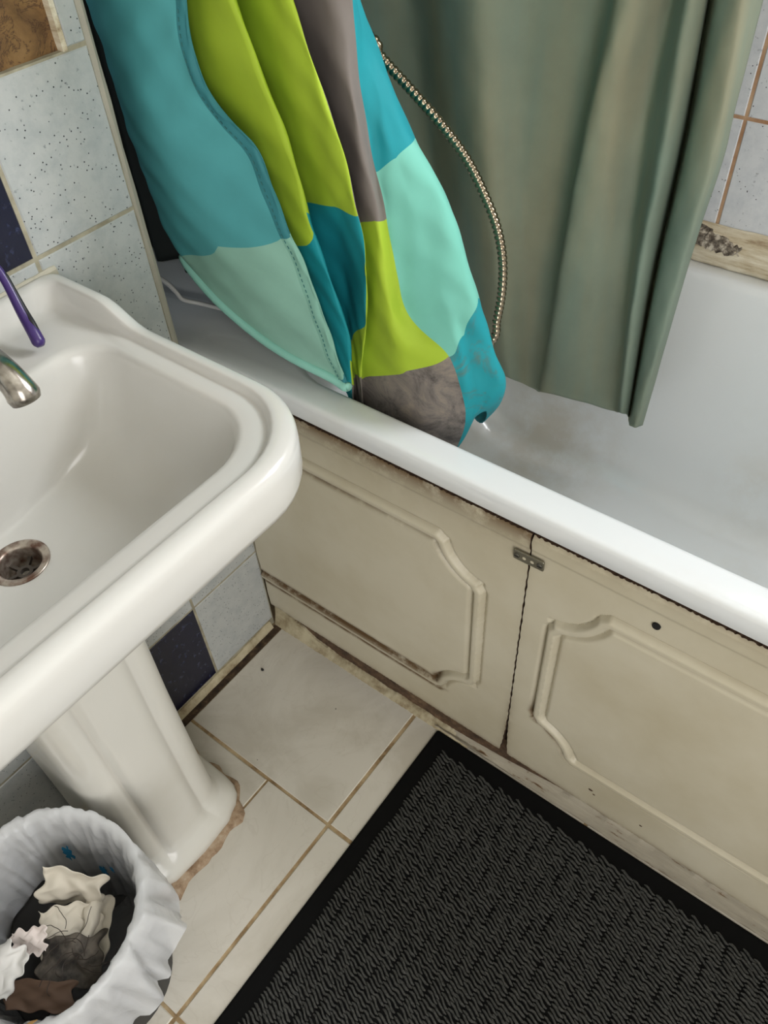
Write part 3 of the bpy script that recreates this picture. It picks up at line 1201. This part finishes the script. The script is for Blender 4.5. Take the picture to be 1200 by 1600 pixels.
def cloth(name, colspecs, strips, mats, rows=130, sub=9, top=1.98, spread=.5, calm=.6):
    """strips[k] = (material index, [break py at left col, break py at right col] * n) for the cloth between column k and k+1"""
    PX = [np.array([q[:3] for q in c], float) for c in colspecs]
    C3 = []
    TY = []
    for c, cs_ in zip(PX, colspecs):
        P = column(cs_)
        dens = catmull(P, 12)
        py = np.interp(np.arange(len(dens)), np.arange(len(P)) * 12, c[:, 1])
        l = np.r_[0, np.cumsum(np.linalg.norm(np.diff(dens, axis=0), axis=1))]
        t = l / l[-1]
        u = np.linspace(0, 1, rows)
        C3.append(np.stack([np.interp(u, t, dens[:, k]) for k in range(3)], 1))
        TY.append((py, t))
    C3 = np.array(C3)           # cols, rows, 3
    # rows above the frame: on up to the rail
    ext = 40
    E = np.zeros((len(C3), ext, 3))
    for k in range(len(C3)):
        p = C3[k, 0]
        d = (C3[k, 0] - C3[k, 8]) / max(1e-6, (C3[k, 0] - C3[k, 8])[2])
        for i in range(ext):
            q = 1 - i / ext
            hgt = (top - p[2]) * q
            lean = (1 - math.exp(-hgt / .25)) * .25 * spread
            E[k, i] = (p[0] + d[0] * lean, p[1] + d[1] * lean * .3, p[2] + hgt)
    A3 = np.concatenate([E, C3], 1)
    nc = len(A3)
    cols_ = []
    par = []
    for k in range(nc - 1):
        a = A3[max(k - 1, 0)] if k > 0 else 2 * A3[0] - A3[1]
        b_, c_ = A3[k], A3[k + 1]
        d_ = A3[k + 2] if k + 2 < nc else 2 * A3[-1] - A3[-2]
        for i in range(sub):
            s = i / sub
            tq = .42
            m0, m1 = (c_ - a) * tq, (d_ - b_) * tq
            h = (2 * s ** 3 - 3 * s ** 2 + 1) * b_ + (s ** 3 - 2 * s ** 2 + s) * m0 + (-2 * s ** 3 + 3 * s ** 2) * c_ + (s ** 3 - s ** 2) * m1
            cols_.append(h)
            par.append((k, s))
    cols_.append(A3[-1])
    par.append((nc - 2, 1.0))
    V = np.array(cols_)         # C x R x 3
    # soft creases
    Cn, Rn = V.shape[:2]
    vv = np.linspace(0, 1, Rn)
    for i in range(Cn):
        V[i, :, 1] += calm * (.0022 * np.sin(vv * 31 + i * .55) * np.sin(i * .23 + vv * 9) + .0010 * np.sin(vv * 67 - i * .8))
    T = np.r_[np.linspace(-.6, -.001, ext), np.linspace(0, 1, rows)]
    faces, mi, band = [], [], []

    def bt(k, py):
        py_, t_ = TY[k]
        if py < py_[0]:
            return -9.0
        if py > py_[-1]:
            return 9.0
        return float(np.interp(py, py_, t_))
    for i in range(Cn - 1):
        k, s0 = par[i]
        s1 = s0 + 1.0 / sub
        mt, br = strips[k]
        B = [(bt(k, x), bt(k + 1, y)) for x, y in br]
        while len(B) < 3:
            B.append((9, 9))
        for j in range(Rn - 1):
            faces.append((i * Rn + j, i * Rn + j + 1, (i + 1) * Rn + j + 1, (i + 1) * Rn + j))
            mi.append(mt)
            for (s, jj) in ((s0, j), (s0, j + 1), (s1, j + 1), (s1, j)):
                band.append([T[jj] - (q[0] + (q[1] - q[0]) * s) for q in B])
    o = mesh_obj(name, V.reshape(-1, 3), faces, None, mats=mats, mi=mi, smooth=True)
    at = o.data.attributes.new('band', 'FLOAT_VECTOR', 'CORNER')
    at.data.foreach_set('vector', np.array(band, dtype=np.float32).ravel())
    md = o.modifiers.new('thickness', 'SOLIDIFY')
    md.thickness = .0009
    md.offset = 0
    return o, V


TEAL = srgb(22, 158, 170)
TEAL2 = srgb(94, 186, 191)
MINT = srgb(130, 212, 194)
MINT2 = srgb(164, 216, 198)
LIME = srgb(184, 214, 58)
GREY = srgb(134, 126, 120)
HEMC = srgb(58, 138, 146)
cm = [cloth_mat('fabric_teal_mint', [TEAL2, MINT2, TEAL2]),
      cloth_mat('fabric_lime_teal', [LIME, TEAL]),
      cloth_mat('fabric_lime_teal_lime', [LIME, TEAL, LIME, GREY]),
      cloth_mat('fabric_grey_lime', [GREY, LIME, GREY], (srgb(84, 78, 74), srgb(158, 146, 132))),
      cloth_mat('fabric_teal_mint_teal', [TEAL, MINT, TEAL], (TEAL, srgb(84, 128, 124))),
      cloth_mat('fabric_hem', [HEMC, srgb(146, 200, 182), HEMC])]
cc = [
    # 0 hem edge of the free end, 1 seam, 2 middle of the front leaf, 3 outer fold of the leaf
    [(290, 0, .000), (303, 80, .000), (338, 160, -.004), (398, 225, -.006), (428, 300, -.004), (455, 365, .000), (484, 430, .008), (518, 530, .020), (546, 607, .030)],
    [(274, 0, -.002), (287, 85, -.003), (320, 165, -.007), (381, 235, -.009), (412, 305, -.007), (440, 372, -.003), (468, 440, .005), (500, 530, .017), (528, 598, .029)],
    [(205, 0, .000), (222, 90, -.004), (246, 190, -.010), (290, 290, -.012), (335, 370, -.008), (370, 450, .004), (400, 522, .022)],
    [(135, 0, .030), (165, 85, .028), (180, 140, .026), (205, 215, .024), (235, 300, .022), (262, 365, .022), (289, 408, .024)],
    # 4 back of that fold (hidden), 5 lime leaf starts behind the hem
    [(180, 0, .075), (200, 85, .075), (225, 140, .075), (250, 215, .072), (280, 300, .070), (310, 350, .066), (345, 395, .062)],
    [(262, 0, .040), (275, 80, .038), (305, 160, .036), (360, 230, .034), (400, 310, .036), (430, 380, .040), (462, 450, .044), (498, 530, .048), (514, 565, .050), (524, 585, .052)],
    # 6 lime ridge
    [(365, 0, .006), (400, 100, .008), (440, 200, .012), (470, 290, .017), (490, 365, .022), (520, 450, .028), (545, 525, .038), (549, 600, .048), (552, 660, .062)],
    # 7 valley behind ridge
    [(352, 0, .055), (386, 100, .056), (424, 200, .058), (455, 290, .062), (476, 365, .070), (505, 450, .080), (532, 525, .078), (546, 600, .070), (551, 660, .070)],
    # 8 second lime belly
    [(420, 0, .030), (455, 110, .024), (495, 220, .026), (520, 300, .034), (530, 360, .060), (536, 420, .082), (548, 505, .072), (554, 580, .064), (562, 670, .070)],
    # 9 ridge
    [(455, 0, .020), (500, 130, .018), (540, 250, .020), (558, 335, .026), (570, 400, .032), (573, 480, .040), (568, 545, .048), (564, 592, .052), (572, 690, .066)],
    # 10 hidden step behind it
    [(446, 0, .060), (488, 130, .060), (526, 250, .060), (548, 335, .060), (562, 400, .062), (568, 480, .064), (566, 545, .064), (566, 592, .066), (576, 690, .076)],
    # 11 grey / lime belly
    [(510, 0, .036), (540, 130, .034), (566, 250, .034), (584, 340, .038), (594, 420, .038), (606, 500, .038), (626, 560, .042), (648, 610, .050), (660, 720, .066)],
    # 12 crease where grey and lime meet teal and mint
    [(552, 0, .050), (562, 130, .050), (586, 265, .050), (604, 340, .050), (622, 430, .052), (637, 492, .054), (700, 556, .060), (724, 622, .070), (728, 655, .078), (714, 700, .088)],
    # 13 middle of the mint leaf
    [(556, 0, .074), (585, 120, .066), (620, 250, .062), (650, 340, .062), (680, 430, .066), (715, 500, .072), (740, 570, .078), (756, 622, .086), (742, 652, .092)],
    # 14 right fold
    [(562, 0, .100), (612, 130, .092), (646, 215, .090), (702, 320, .090), (746, 465, .094), (772, 545, .100), (789, 592, .104), (783, 622, .106), (760, 642, .106)],
    # 15 goes back (hidden)
    [(545, 0, .16), (590, 130, .16), (625, 215, .16), (678, 320, .16), (724, 465, .16), (748, 545, .16), (762, 592, .16), (758, 620, .16), (740, 650, .16)],
    [(470, 0, .20), (500, 130, .20), (535, 215, .20), (575, 320, .20), (600, 400, .20), (612, 450, .20)],  # this and the next column: unseen folds added to block light from the recess
    [(380, 0, .25), (410, 130, .25), (440, 215, .25), (470, 300, .25), (490, 360, .25)],
]
st = [(5, [(364, 372), (583, 590)]), (0, [(372, 384), (588, 900)]), (0, [(384, 406), (900, 900)]), (0, [(406, 420)]), (1, [(420, 378)]),
      (1, [(378, 364)]), (2, [(330, 322), (560, 545), (600, 590)]), (2, [(322, 321), (545, 530), (600, 590)]), (2, [(321, 337), (535, 506), (586, 590)]),
      (3, [(348, 348), (592, 592)]), (3, [(348, 345), (592, 582)]), (3, [(345, 341), (582, 557)]), (4, [(268, 246), (558, 523)]), (4, [(246, 217), (523, 466)]), (4, [(217, 217), (466, 466)]), (4, [(217, 217), (466, 466)]), (4, [(217, 217), (466, 466)])]
cur, Vc = cloth('shower_curtain', cc, st, cm)
tag(cur, 'bright shower curtain of teal, lime, mint and grey blocks bunched over the bath rim', 'shower curtain')
# rolled bottom hem of the front leaf
b = MB()
idx = [i for i in range(0, 9 * 3 + 2, 2)]
hp = [Vc[i, -1] + np.array([0, -.002, .003]) for i in idx]
b.tube(catmull(hp, 2), .0058, 10)
o = b.build('bottom_hem', cloth_mat('fabric_mint_hem', [srgb(158, 222, 206)]), cur, True)
# stitched line along the seam
b = MB()
i0 = 9
for j in range(42, Vc.shape[1] - 2, 2):
    p, q = Vc[i0 - 1, j] + np.array([0, -.0012, 0]), Vc[i0 - 1, j + 1] + np.array([0, -.0012, 0])
    b.tube([p, q], .0005, 5)
b.build('stitching', simple('teal_thread', srgb(52, 112, 112), .8), cur)

gm = [cloth_mat('sage_fabric', [srgb(156, 160, 138)], trans=.25)]
_t = gm[0].node_tree
_mul = [x for x in _t.nodes if x.bl_idname == 'ShaderNodeMix'][0]
_mp = _t.nodes.new('ShaderNodeMapping')
_mp.inputs['Scale'].default_value = (14, 14, 2.2)
_t.links.new(_t.nodes.new('ShaderNodeNewGeometry').outputs['Position'], _mp.inputs['Vector'])
_ns = _t.nodes.new('ShaderNodeTexNoise')
_ns.inputs['Scale'].default_value = 1.0
_ns.inputs['Detail'].default_value = 4
_t.links.new(_mp.outputs[0], _ns.inputs['Vector'])
_rp = _t.nodes.new('ShaderNodeValToRGB')
_rp.color_ramp.elements[0].position, _rp.color_ramp.elements[0].color = .34, c4(srgb(140, 156, 140))
_rp.color_ramp.elements[1].position, _rp.color_ramp.elements[1].color = .66, c4(srgb(167, 163, 136))
_k = _rp.color_ramp.elements.new(.5)
_k.color = c4(srgb(154, 160, 138))
_t.links.new(_ns.outputs['Fac'], _rp.inputs['Fac'])
_t.links.new(_rp.outputs['Color'], _mul.inputs[6])
def wcol(x, y, z0, z1):
    return [(0, 100 * k, 0, np.array([x, y, z0 + (z1 - z0) * k / 3])) for k in range(4)]


gg = [
    [(520, 0, .43), (590, 250, .43), (690, 575, .42)],
    [(560, 0, .45), (625, 250, .45), (708, 576, .44)],
    [(640, 0, .465), (675, 250, .465), (735, 578, .455)],
    [(690, 0, .42), (715, 250, .42), (770, 582, .415)],
    [(745, 0, .40), (760, 250, .40), (795, 590, .40)],
    [(830, 0, .43), (820, 250, .43), (825, 603, .425)],
    [(935, 0, .435), (895, 250, .435), (842, 612, .43)],
    [(967, 0, .395), (912, 230, .392), (885, 380, .388), (850, 613, .385)],
    [(1000, 0, .40), (950, 230, .395), (910, 628, .39)],
    [(1050, 0, .430), (1000, 250, .425), (958, 642, .41)],
    [(1072, 0, .385), (1030, 250, .38), (992, 450, .378), (968, 645, .375)],
    [(1102, 0, .40), (1060, 220, .40), (1012, 440, .395), (980, 648, .39)],
    [(1108, 0, .46), (1070, 220, .46), (1022, 440, .45), (982, 655, .44)],
    [(1122, 0, .40), (1080, 220, .395), (1030, 430, .392), (984, 664, .388)],
    [(1160, 0, .385), (1118, 220, .38), (1060, 430, .378), (993, 668, .376)],
    [(1192, 0, .42), (1146, 180, .415), (1128, 255, .412), (1080, 400, .41), (1004, 664, .405)],
]
gcur, Vg = cloth('shower_curtain', gg, [(0, [])] * (len(gg) - 1), gm, top=2.02, spread=.1, calm=.25)
tag(gcur, 'plain sage green shower curtain hanging inside the bath against the far wall', 'shower curtain')
dk = [wcol(x, y, .95, .590) for x, y in ((-.318, .15), (-.285, .12), (-.255, .15), (-.225, .12), (-.195, .15), (-.165, .12), (-.135, .15), (-.105, .12), (-.075, .15), (-.045, .12), (-.015, .15), (.015, .125), (.035, .15))]  # made-up sheet, added so the recess beside the wall end goes black
shade_sheet, Vd = cloth('shower_curtain', dk, [(0, [])] * (len(dk) - 1), [cloth_mat('gap_darkening_fabric', [srgb(24, 32, 29)], trans=.05)], rows=40, sub=5, top=1.96, spread=0, calm=.3)
tag(shade_sheet, 'added black-green sheet that darkens the gap beside the tiled wall end', 'shower curtain')
# rails the curtains hang from (above the frame)
for nm, y, z, lab in (('curtain_rail', .05, 1.99, 'white curtain rail carrying the bright curtain'), ('curtain_rail', .425, 2.03, 'white curtain rail carrying the sage curtain')):
    b = MB()
    b.tube([(-.33, y, z), (ROOM['x1'], y, z)], .011, 12)
    tag(b.build(nm, M['frame_white'], None, True), lab, 'curtain rail')

# ------------------------------------------------------------------ shower hose
hpts = [px2w(*q) for q in ((575, 55, 1, .235), (593, 86, 1, .24), (640, 138, 1, .25), (690, 195, 1, .255), (730, 250, 1, .26), (757, 305, 1, .262), (776, 355, 1, .262), (785, 405, 1, .26), (784, 455, 1, .255), (776, 500, 1, .25), (766, 535, 1, .245))]
hpts = [tuple(hpts[0] + np.array([-.10, -.03, .05]))] + [tuple(p) for p in hpts] + [tuple(hpts[-1] + np.array([-.05, -.03, -.06])), tuple(hpts[-1] + np.array([-.12, -.06, -.08]))]
hc = catmull(hpts, 26)
l = np.r_[0, np.cumsum(np.linalg.norm(np.diff(hc, axis=0), axis=1))]
step = .0064
nring = int(l[-1] / step)
per = 6
u = np.linspace(0, l[-1], nring * per + 1)
hp = np.stack([np.interp(u, l, hc[:, k]) for k in range(3)], 1)
prof = [.0049, .0058, .0060, .0060, .0058, .0049]
rad = [prof[k % per] for k in range(len(hp))]
b = MB()
b.tube(hp, rad, 14)
tag(b.build('shower_hose', M['hose'], None, True), 'coiled chrome shower hose curving down in front of the sage curtain', 'hose')

# white cord on the bath ledge behind the wall end
cp = catmull([px2w(232, 425, 2, .66), px2w(258, 440, 2, .65), px2w(275, 456, 2, .635), px2w(286, 468, 2, .622), px2w(312, 474, 2, .612), px2w(345, 482, 2, .608), px2w(385, 492, 2, .608)], 6)
b = MB()
b.tube(cp, .003, 8)
tag(b.build('cord', M['cord'], None, True), 'thin white cord lying on the dark bath ledge behind the wall', 'cord')

# ------------------------------------------------------------------ mat
MX0, MX1, MY0, MY1 = .359, 1.06, -1.02, -.004
mat_o = tag(empty('door_mat', ((MX0 + MX1) / 2, (MY0 + MY1) / 2, 0)), 'black ribbed mat with a flat rubber border on the tiled floor', 'mat')
b = MB()
e = dict(nc=4, ns=6)
b.loops([rrect(MX0, MX1, MY0, MY1, .004, .0006, **e), rrect(MX0, MX1, MY0, MY1, .004, .0022, **e), rrect(MX0 + .003, MX1 - .003, MY0 + .003, MY1 - .003, .004, .0034, **e)])
b.build('border', M['rubber'], mat_o)
BW = .026
cw, rh = .0170, .0058
vs, fs = [], []
nxc = int((MX1 - MX0 - 2 * BW) / cw)
nyr = int((MY1 - MY0 - 2 * BW) / rh)
for i in range(nxc):
    wob = 0
    for j in range(nyr):
        x0 = MX0 + BW + i * cw
        y0 = MY1 - BW - (j + .5 + (i % 2) * .5) * rh
        w2 = cw * RNG.uniform(1.04, 1.18)
        x0 += RNG.uniform(-.0012, .0012) + .0012 * math.sin(j * .37 + i * 2.1)
        am = RNG.uniform(.0005, .0013)
        sl = RNG.uniform(.16, .42)
        hgt = RNG.uniform(.0022, .0040)
        hw = rh * RNG.uniform(.28, .36)
        ph = RNG.uniform(-.5, .5)
        base = len(vs)
        ns = 5
        for k in range(ns + 1):
            q = k / ns
            xx = x0 + q * w2
            yy = y0 + am * math.sin(q * 2 * PI + ph) - sl * (q - .5) * w2 + RNG.uniform(-.0004, .0004)
            e_ = .45 if k in (0, ns) else 1.0
            vs += [(xx, yy - hw * e_, .0034), (xx, yy - hw * .45 * e_, .0034 + hgt * e_), (xx, yy + hw * .45 * e_, .0034 + hgt * e_), (xx, yy + hw * e_, .0034)]
        for k in range(ns):
            a = base + k * 4
            for s in range(3):
                fs.append((a + s, a + 4 + s, a + 5 + s, a + 1 + s))
o = mesh_obj('pile', vs, fs, M['pile'], mat_o, True)
o['kind'] = 'stuff'
o['label'] = 'charcoal wavy ribbed pile'

# ------------------------------------------------------------------ waste bin
BX, BYY, BZ = .203, -.553, .262
binn = tag(empty('waste_bin', (BX, BYY, 0)), 'dark grey round waste bin beside the pedestal', 'waste bin')
n = 48
circ = lambda r, z: [(BX + r * math.cos(2 * PI * k / n), BYY + r * math.sin(2 * PI * k / n), z) for k in range(n)]
b = MB()
b.loops([circ(.082, .001), circ(.087, .004), circ(.1085, .244), circ(.1120, .246), circ(.1120, .250), circ(.1092, .250), circ(.1085, .240), circ(.085, .010)])
b.build('bin_body', M['bin'], binn, True)

# bin liner: inside, over the rim, loose ragged skirt outside
NA = 260
prof = [(.080, .030), (.085, .075), (.091, .130), (.094, .165), (.097, .195), (.0995, .220), (.1020, .240), (.1050, .254), (.1085, .2610), (.1130, .2635), (.1165, .2610), (.1190, .2530), (.1215, .240), (.1245, .222), (.1280, .203), (.131, .186)]
KW = [1.3, 1.5, 1.6, 1.6, 1.5, 1.4, 1.2, .9, .7, .6, .7, 1.1, 1.4, 1.8, 2.1, 2.3]
rf = np.random.RandomState(11)
FOLDS = [(rf.uniform(0, 2 * PI), rf.uniform(.025, .075), rf.uniform(-1, 1), rf.uniform(-1.6, 1.6)) for _ in range(64)]


def ridge(a, i):
    w_ = 0.0
    for (a0, wd, amp, sk) in FOLDS:
        da = (a - a0 - sk * (i - 8) * .035 + PI) % (2 * PI) - PI
        w_ += amp * max(0.0, 1 - abs(da) / wd)
    return w_


Lb = []
for i, (r, z) in enumerate(prof):
    lp = []
    for a in np.linspace(0, 2 * PI, NA, endpoint=False):
        wr = .0036 * ridge(a, i) + .0012 * math.sin(a * 23 + i * .8) + .0008 * math.sin(a * 41 - i * 1.3)
        rr = r + wr * KW[i]
        zz = z
        if i <= 8:
            rr = min(rr, r + .0008)
        if 7 <= i <= 10:
            zz += .004 * math.sin(a * 3 + .8) + .0018 * ridge(a, 8)
        if i >= 10:
            rr = max(rr, .1148 + .0006 * (i - 10))
            drop = (i - 9) / 6
            zz += drop * (.022 * math.cos(a - 2.5) + .010 * math.sin(a * 5 + .6) + .006 * ridge(a, 12))
            for (a0, wd, amp, lift) in ((.62, .13, .022, .030), (.18, .20, .016, .0), (.95, .10, .012, .02), (-.45, .3, .008, -.01)):
                da = (a - a0 + PI) % (2 * PI) - PI
                e_ = max(0.0, 1 - abs(da) / (wd * 1.5)) * drop
                rr += amp * e_
                zz += lift * e_
        if i >= 10:
            da = (a - 1.85 + PI) % (2 * PI) - PI
            rr = min(rr, .1175 + .05 * max(0.0, abs(da) - .5))
        lp.append((BX + rr * math.cos(a), BYY + rr * math.sin(a), max(zz, .02)))
    Lb.append(lp)
b = MB()
b.loops(Lb, True, False)
liner = b.build('bin_liner', M['film'], None, True)
tag(liner, 'crinkled translucent white plastic bag lining the waste bin', 'bin bag')


# prints and ties of the bag
def on_inside(a, z):
    r = np.interp(z, [p[1] for p in prof[:9]], [p[0] for p in prof[:9]]) - .0075
    return (BX + r * math.cos(a), BYY + r * math.sin(a), z)


for (a, z, wa, wz) in ((1.98, .150, .10, .016), (1.78, .165, .06, .010), (2.35, .195, .10, .022)):
    b = MB()
    G = np.array([[on_inside(a + wa * (j / 6 - .5) * (1 + .35 * math.sin(i * 2.1)), z + wz * (i / 6 - .5) * (1.3 + .4 * math.sin(j * 1.9)) + .002 * math.sin(j * 2.7)) for j in range(7)] for i in range(7)])
    b.grid(G)
    b.build('blue_print', M['print_blue'], liner)
for (a0, a1, z1) in ((-.72, -.86, .215), (-1.42, -1.50, .205), (-1.62, -1.66, .215)):
    b = MB()
    L = []
    for k in range(13):
        q = k / 12
        a = a0 + (a1 - a0) * q
        r = np.interp(q, [0, .25, .5, 1], [.100, .1130, .1235, .1345])
        z = np.interp(q, [0, .25, .4, .5, 1], [.245, .2710, .2690, .2600, z1])
        tx, ty, nx, ny = -math.sin(a), math.cos(a), math.cos(a), math.sin(a)
        L.append([(BX + (r + e2) * nx + tx * s_ * .0036, BYY + (r + e2) * ny + ty * s_ * .0036, z + e2) for s_, e2 in ((-1, 0), (1, 0), (1, .0012), (-1, .0012))])
    b.loops(L)
    b.build('orange_tie', M['print_orange'], liner)


def crumple(cx, cy, cz, sx, sy, seed, amp, tilt=(0, 0, 0), n=26, scal=0.0, curl=0.0, folds=4):
    r = np.random.RandomState(seed)
    U, Vv = np.meshgrid(np.linspace(-1, 1, n), np.linspace(-1, 1, n))
    h = np.zeros_like(U)
    for k in range(folds):
        a = r.uniform(0, PI)
        f_ = r.uniform(.9, 2.4)
        x_ = (U * math.cos(a) + Vv * math.sin(a)) * f_ + r.uniform(0, 6)
        h += (np.sqrt(np.sin(x_) ** 2 + .02)) * r.uniform(.5, 1) / folds * 2
    h += .10 * np.sin(U * 7 + seed) * np.sin(Vv * 6 - seed)
    X = U * sx * (1 + .08 * np.sin(Vv * 5 + seed)) + scal * np.sin(Vv * 9)
    Y = Vv * sy * (1 + .08 * np.sin(U * 6 + seed)) + scal * np.sin(U * 9)
    Z = (h - h.mean()) * amp + curl * (U ** 2 + Vv ** 2)
    P = np.stack([X, Y, Z], -1).reshape(-1, 3)
    from mathutils import Euler
    R_ = np.array(Euler(tilt).to_matrix())
    P = P @ R_.T + np.array([cx, cy, cz])
    b = MB()
    b.grid(P.reshape(n, n, 3))
    return b


def waste(name, px, py, z, sx, sy, seed, amp, tilt, mat, label, cat, scal=0.0, curl=0.0, n=26):
    p = px2w(px, py, 2, z)
    b = crumple(p[0], p[1], p[2], sx, sy, seed, amp, tilt, n, scal, curl)
    o = b.build(name, mat, None, True)
    md = o.modifiers.new('thickness', 'SOLIDIFY')
    md.thickness = .0008
    return tag(o, label, cat)


waste('tissue', 112, 1392, .205, .036, .028, 3, .020, (1.0, .30, .55), M['tissue'], 'large beige crumpled tissue standing up at the back of the bin', 'tissue', .002)
waste('tissue', 112, 1450, .188, .034, .026, 9, .018, (.45, .2, .9), M['tissue'], 'beige torn tissue lying below the standing tissue in the bin', 'tissue', .003)
waste('tissue', 46, 1472, .205, .022, .014, 5, .008, (.45, -.2, .75), M['tissue_pink'], 'pinkish white scalloped tissue scrap over the dark waste in the bin', 'tissue', .002, .002)
waste('tissue', 6, 1515, .212, .020, .026, 12, .016, (.3, .1, .2), M['tissue_white'], 'white crumpled tissue at the left edge of the bin', 'tissue', .002)
waste('tissue', 150, 1452, .182, .016, .036, 17, .014, (.2, .5, .75), M['tissue'], 'narrow beige tissue strip against the right side of the bag', 'tissue', .001)
waste('net_pouch', 108, 1505, .192, .034, .028, 21, .016, (.35, .15, .75), M['net'], 'dark net scrap bulging in the middle of the bin', 'waste', .002, -.008)
waste('black_wrapper', 50, 1525, .168, .040, .036, 31, .012, (.1, .1, .3), M['dark_waste'], 'black wrapper lying deep in the bin', 'waste', .002)
waste('black_wrapper', 92, 1452, .140, .056, .056, 33, .012, (.05, .0, .3), M['dark_waste'], 'black waste filling the bottom of the bin', 'waste', .002)
# brown card box scrap
waste('card_box', 62, 1556, .198, .036, .015, 41, .010, (.25, .1, .62), M['card'], 'flattened brown card box near the front of the bin', 'card box', .0008)
# loose hairs
for hs in range(14):
    r = random.Random(hs)
    c = px2w(112 + r.uniform(-22, 28), 1480 + r.uniform(-35, 30), 2, .205)
    pts = []
    a = r.uniform(0, 6)
    q = np.array(c)
    for k in range(9):
        pts.append(tuple(q))
        a += r.uniform(-.2, .7)
        q = q + np.array([math.cos(a) * .005, math.sin(a) * .005, r.uniform(-.0008, .0008)])
    if hs == 0:
        hb = MB()
    hb.tube(catmull(pts, 3), .0004, 4)
o = hb.build('hair_tangle', M['hair'], None)
tag(o, 'tangle of loose dark hairs on the tissues in the bin', 'hair', kind='stuff')

# crumb on the floor tile
for (px, py, s, lab) in ((410, 1047, .0032, 'black crumb on the floor tile by the wall corner'),):
    p = px2w(px, py, 2, 0)
    b = MB()
    L = []
    for r, z in ((.6, .0), (1, .3), (.9, .8), (.3, 1.1)):
        L.append([(p[0] + s * r * math.cos(2 * PI * k / 9) * (1 + .25 * math.sin(k * 2)), p[1] + s * r * .7 * math.sin(2 * PI * k / 9), s * z) for k in range(9)])
    b.loops(L)
    tag(b.build('crumb', M['dark_waste'], None), lab, 'crumb')
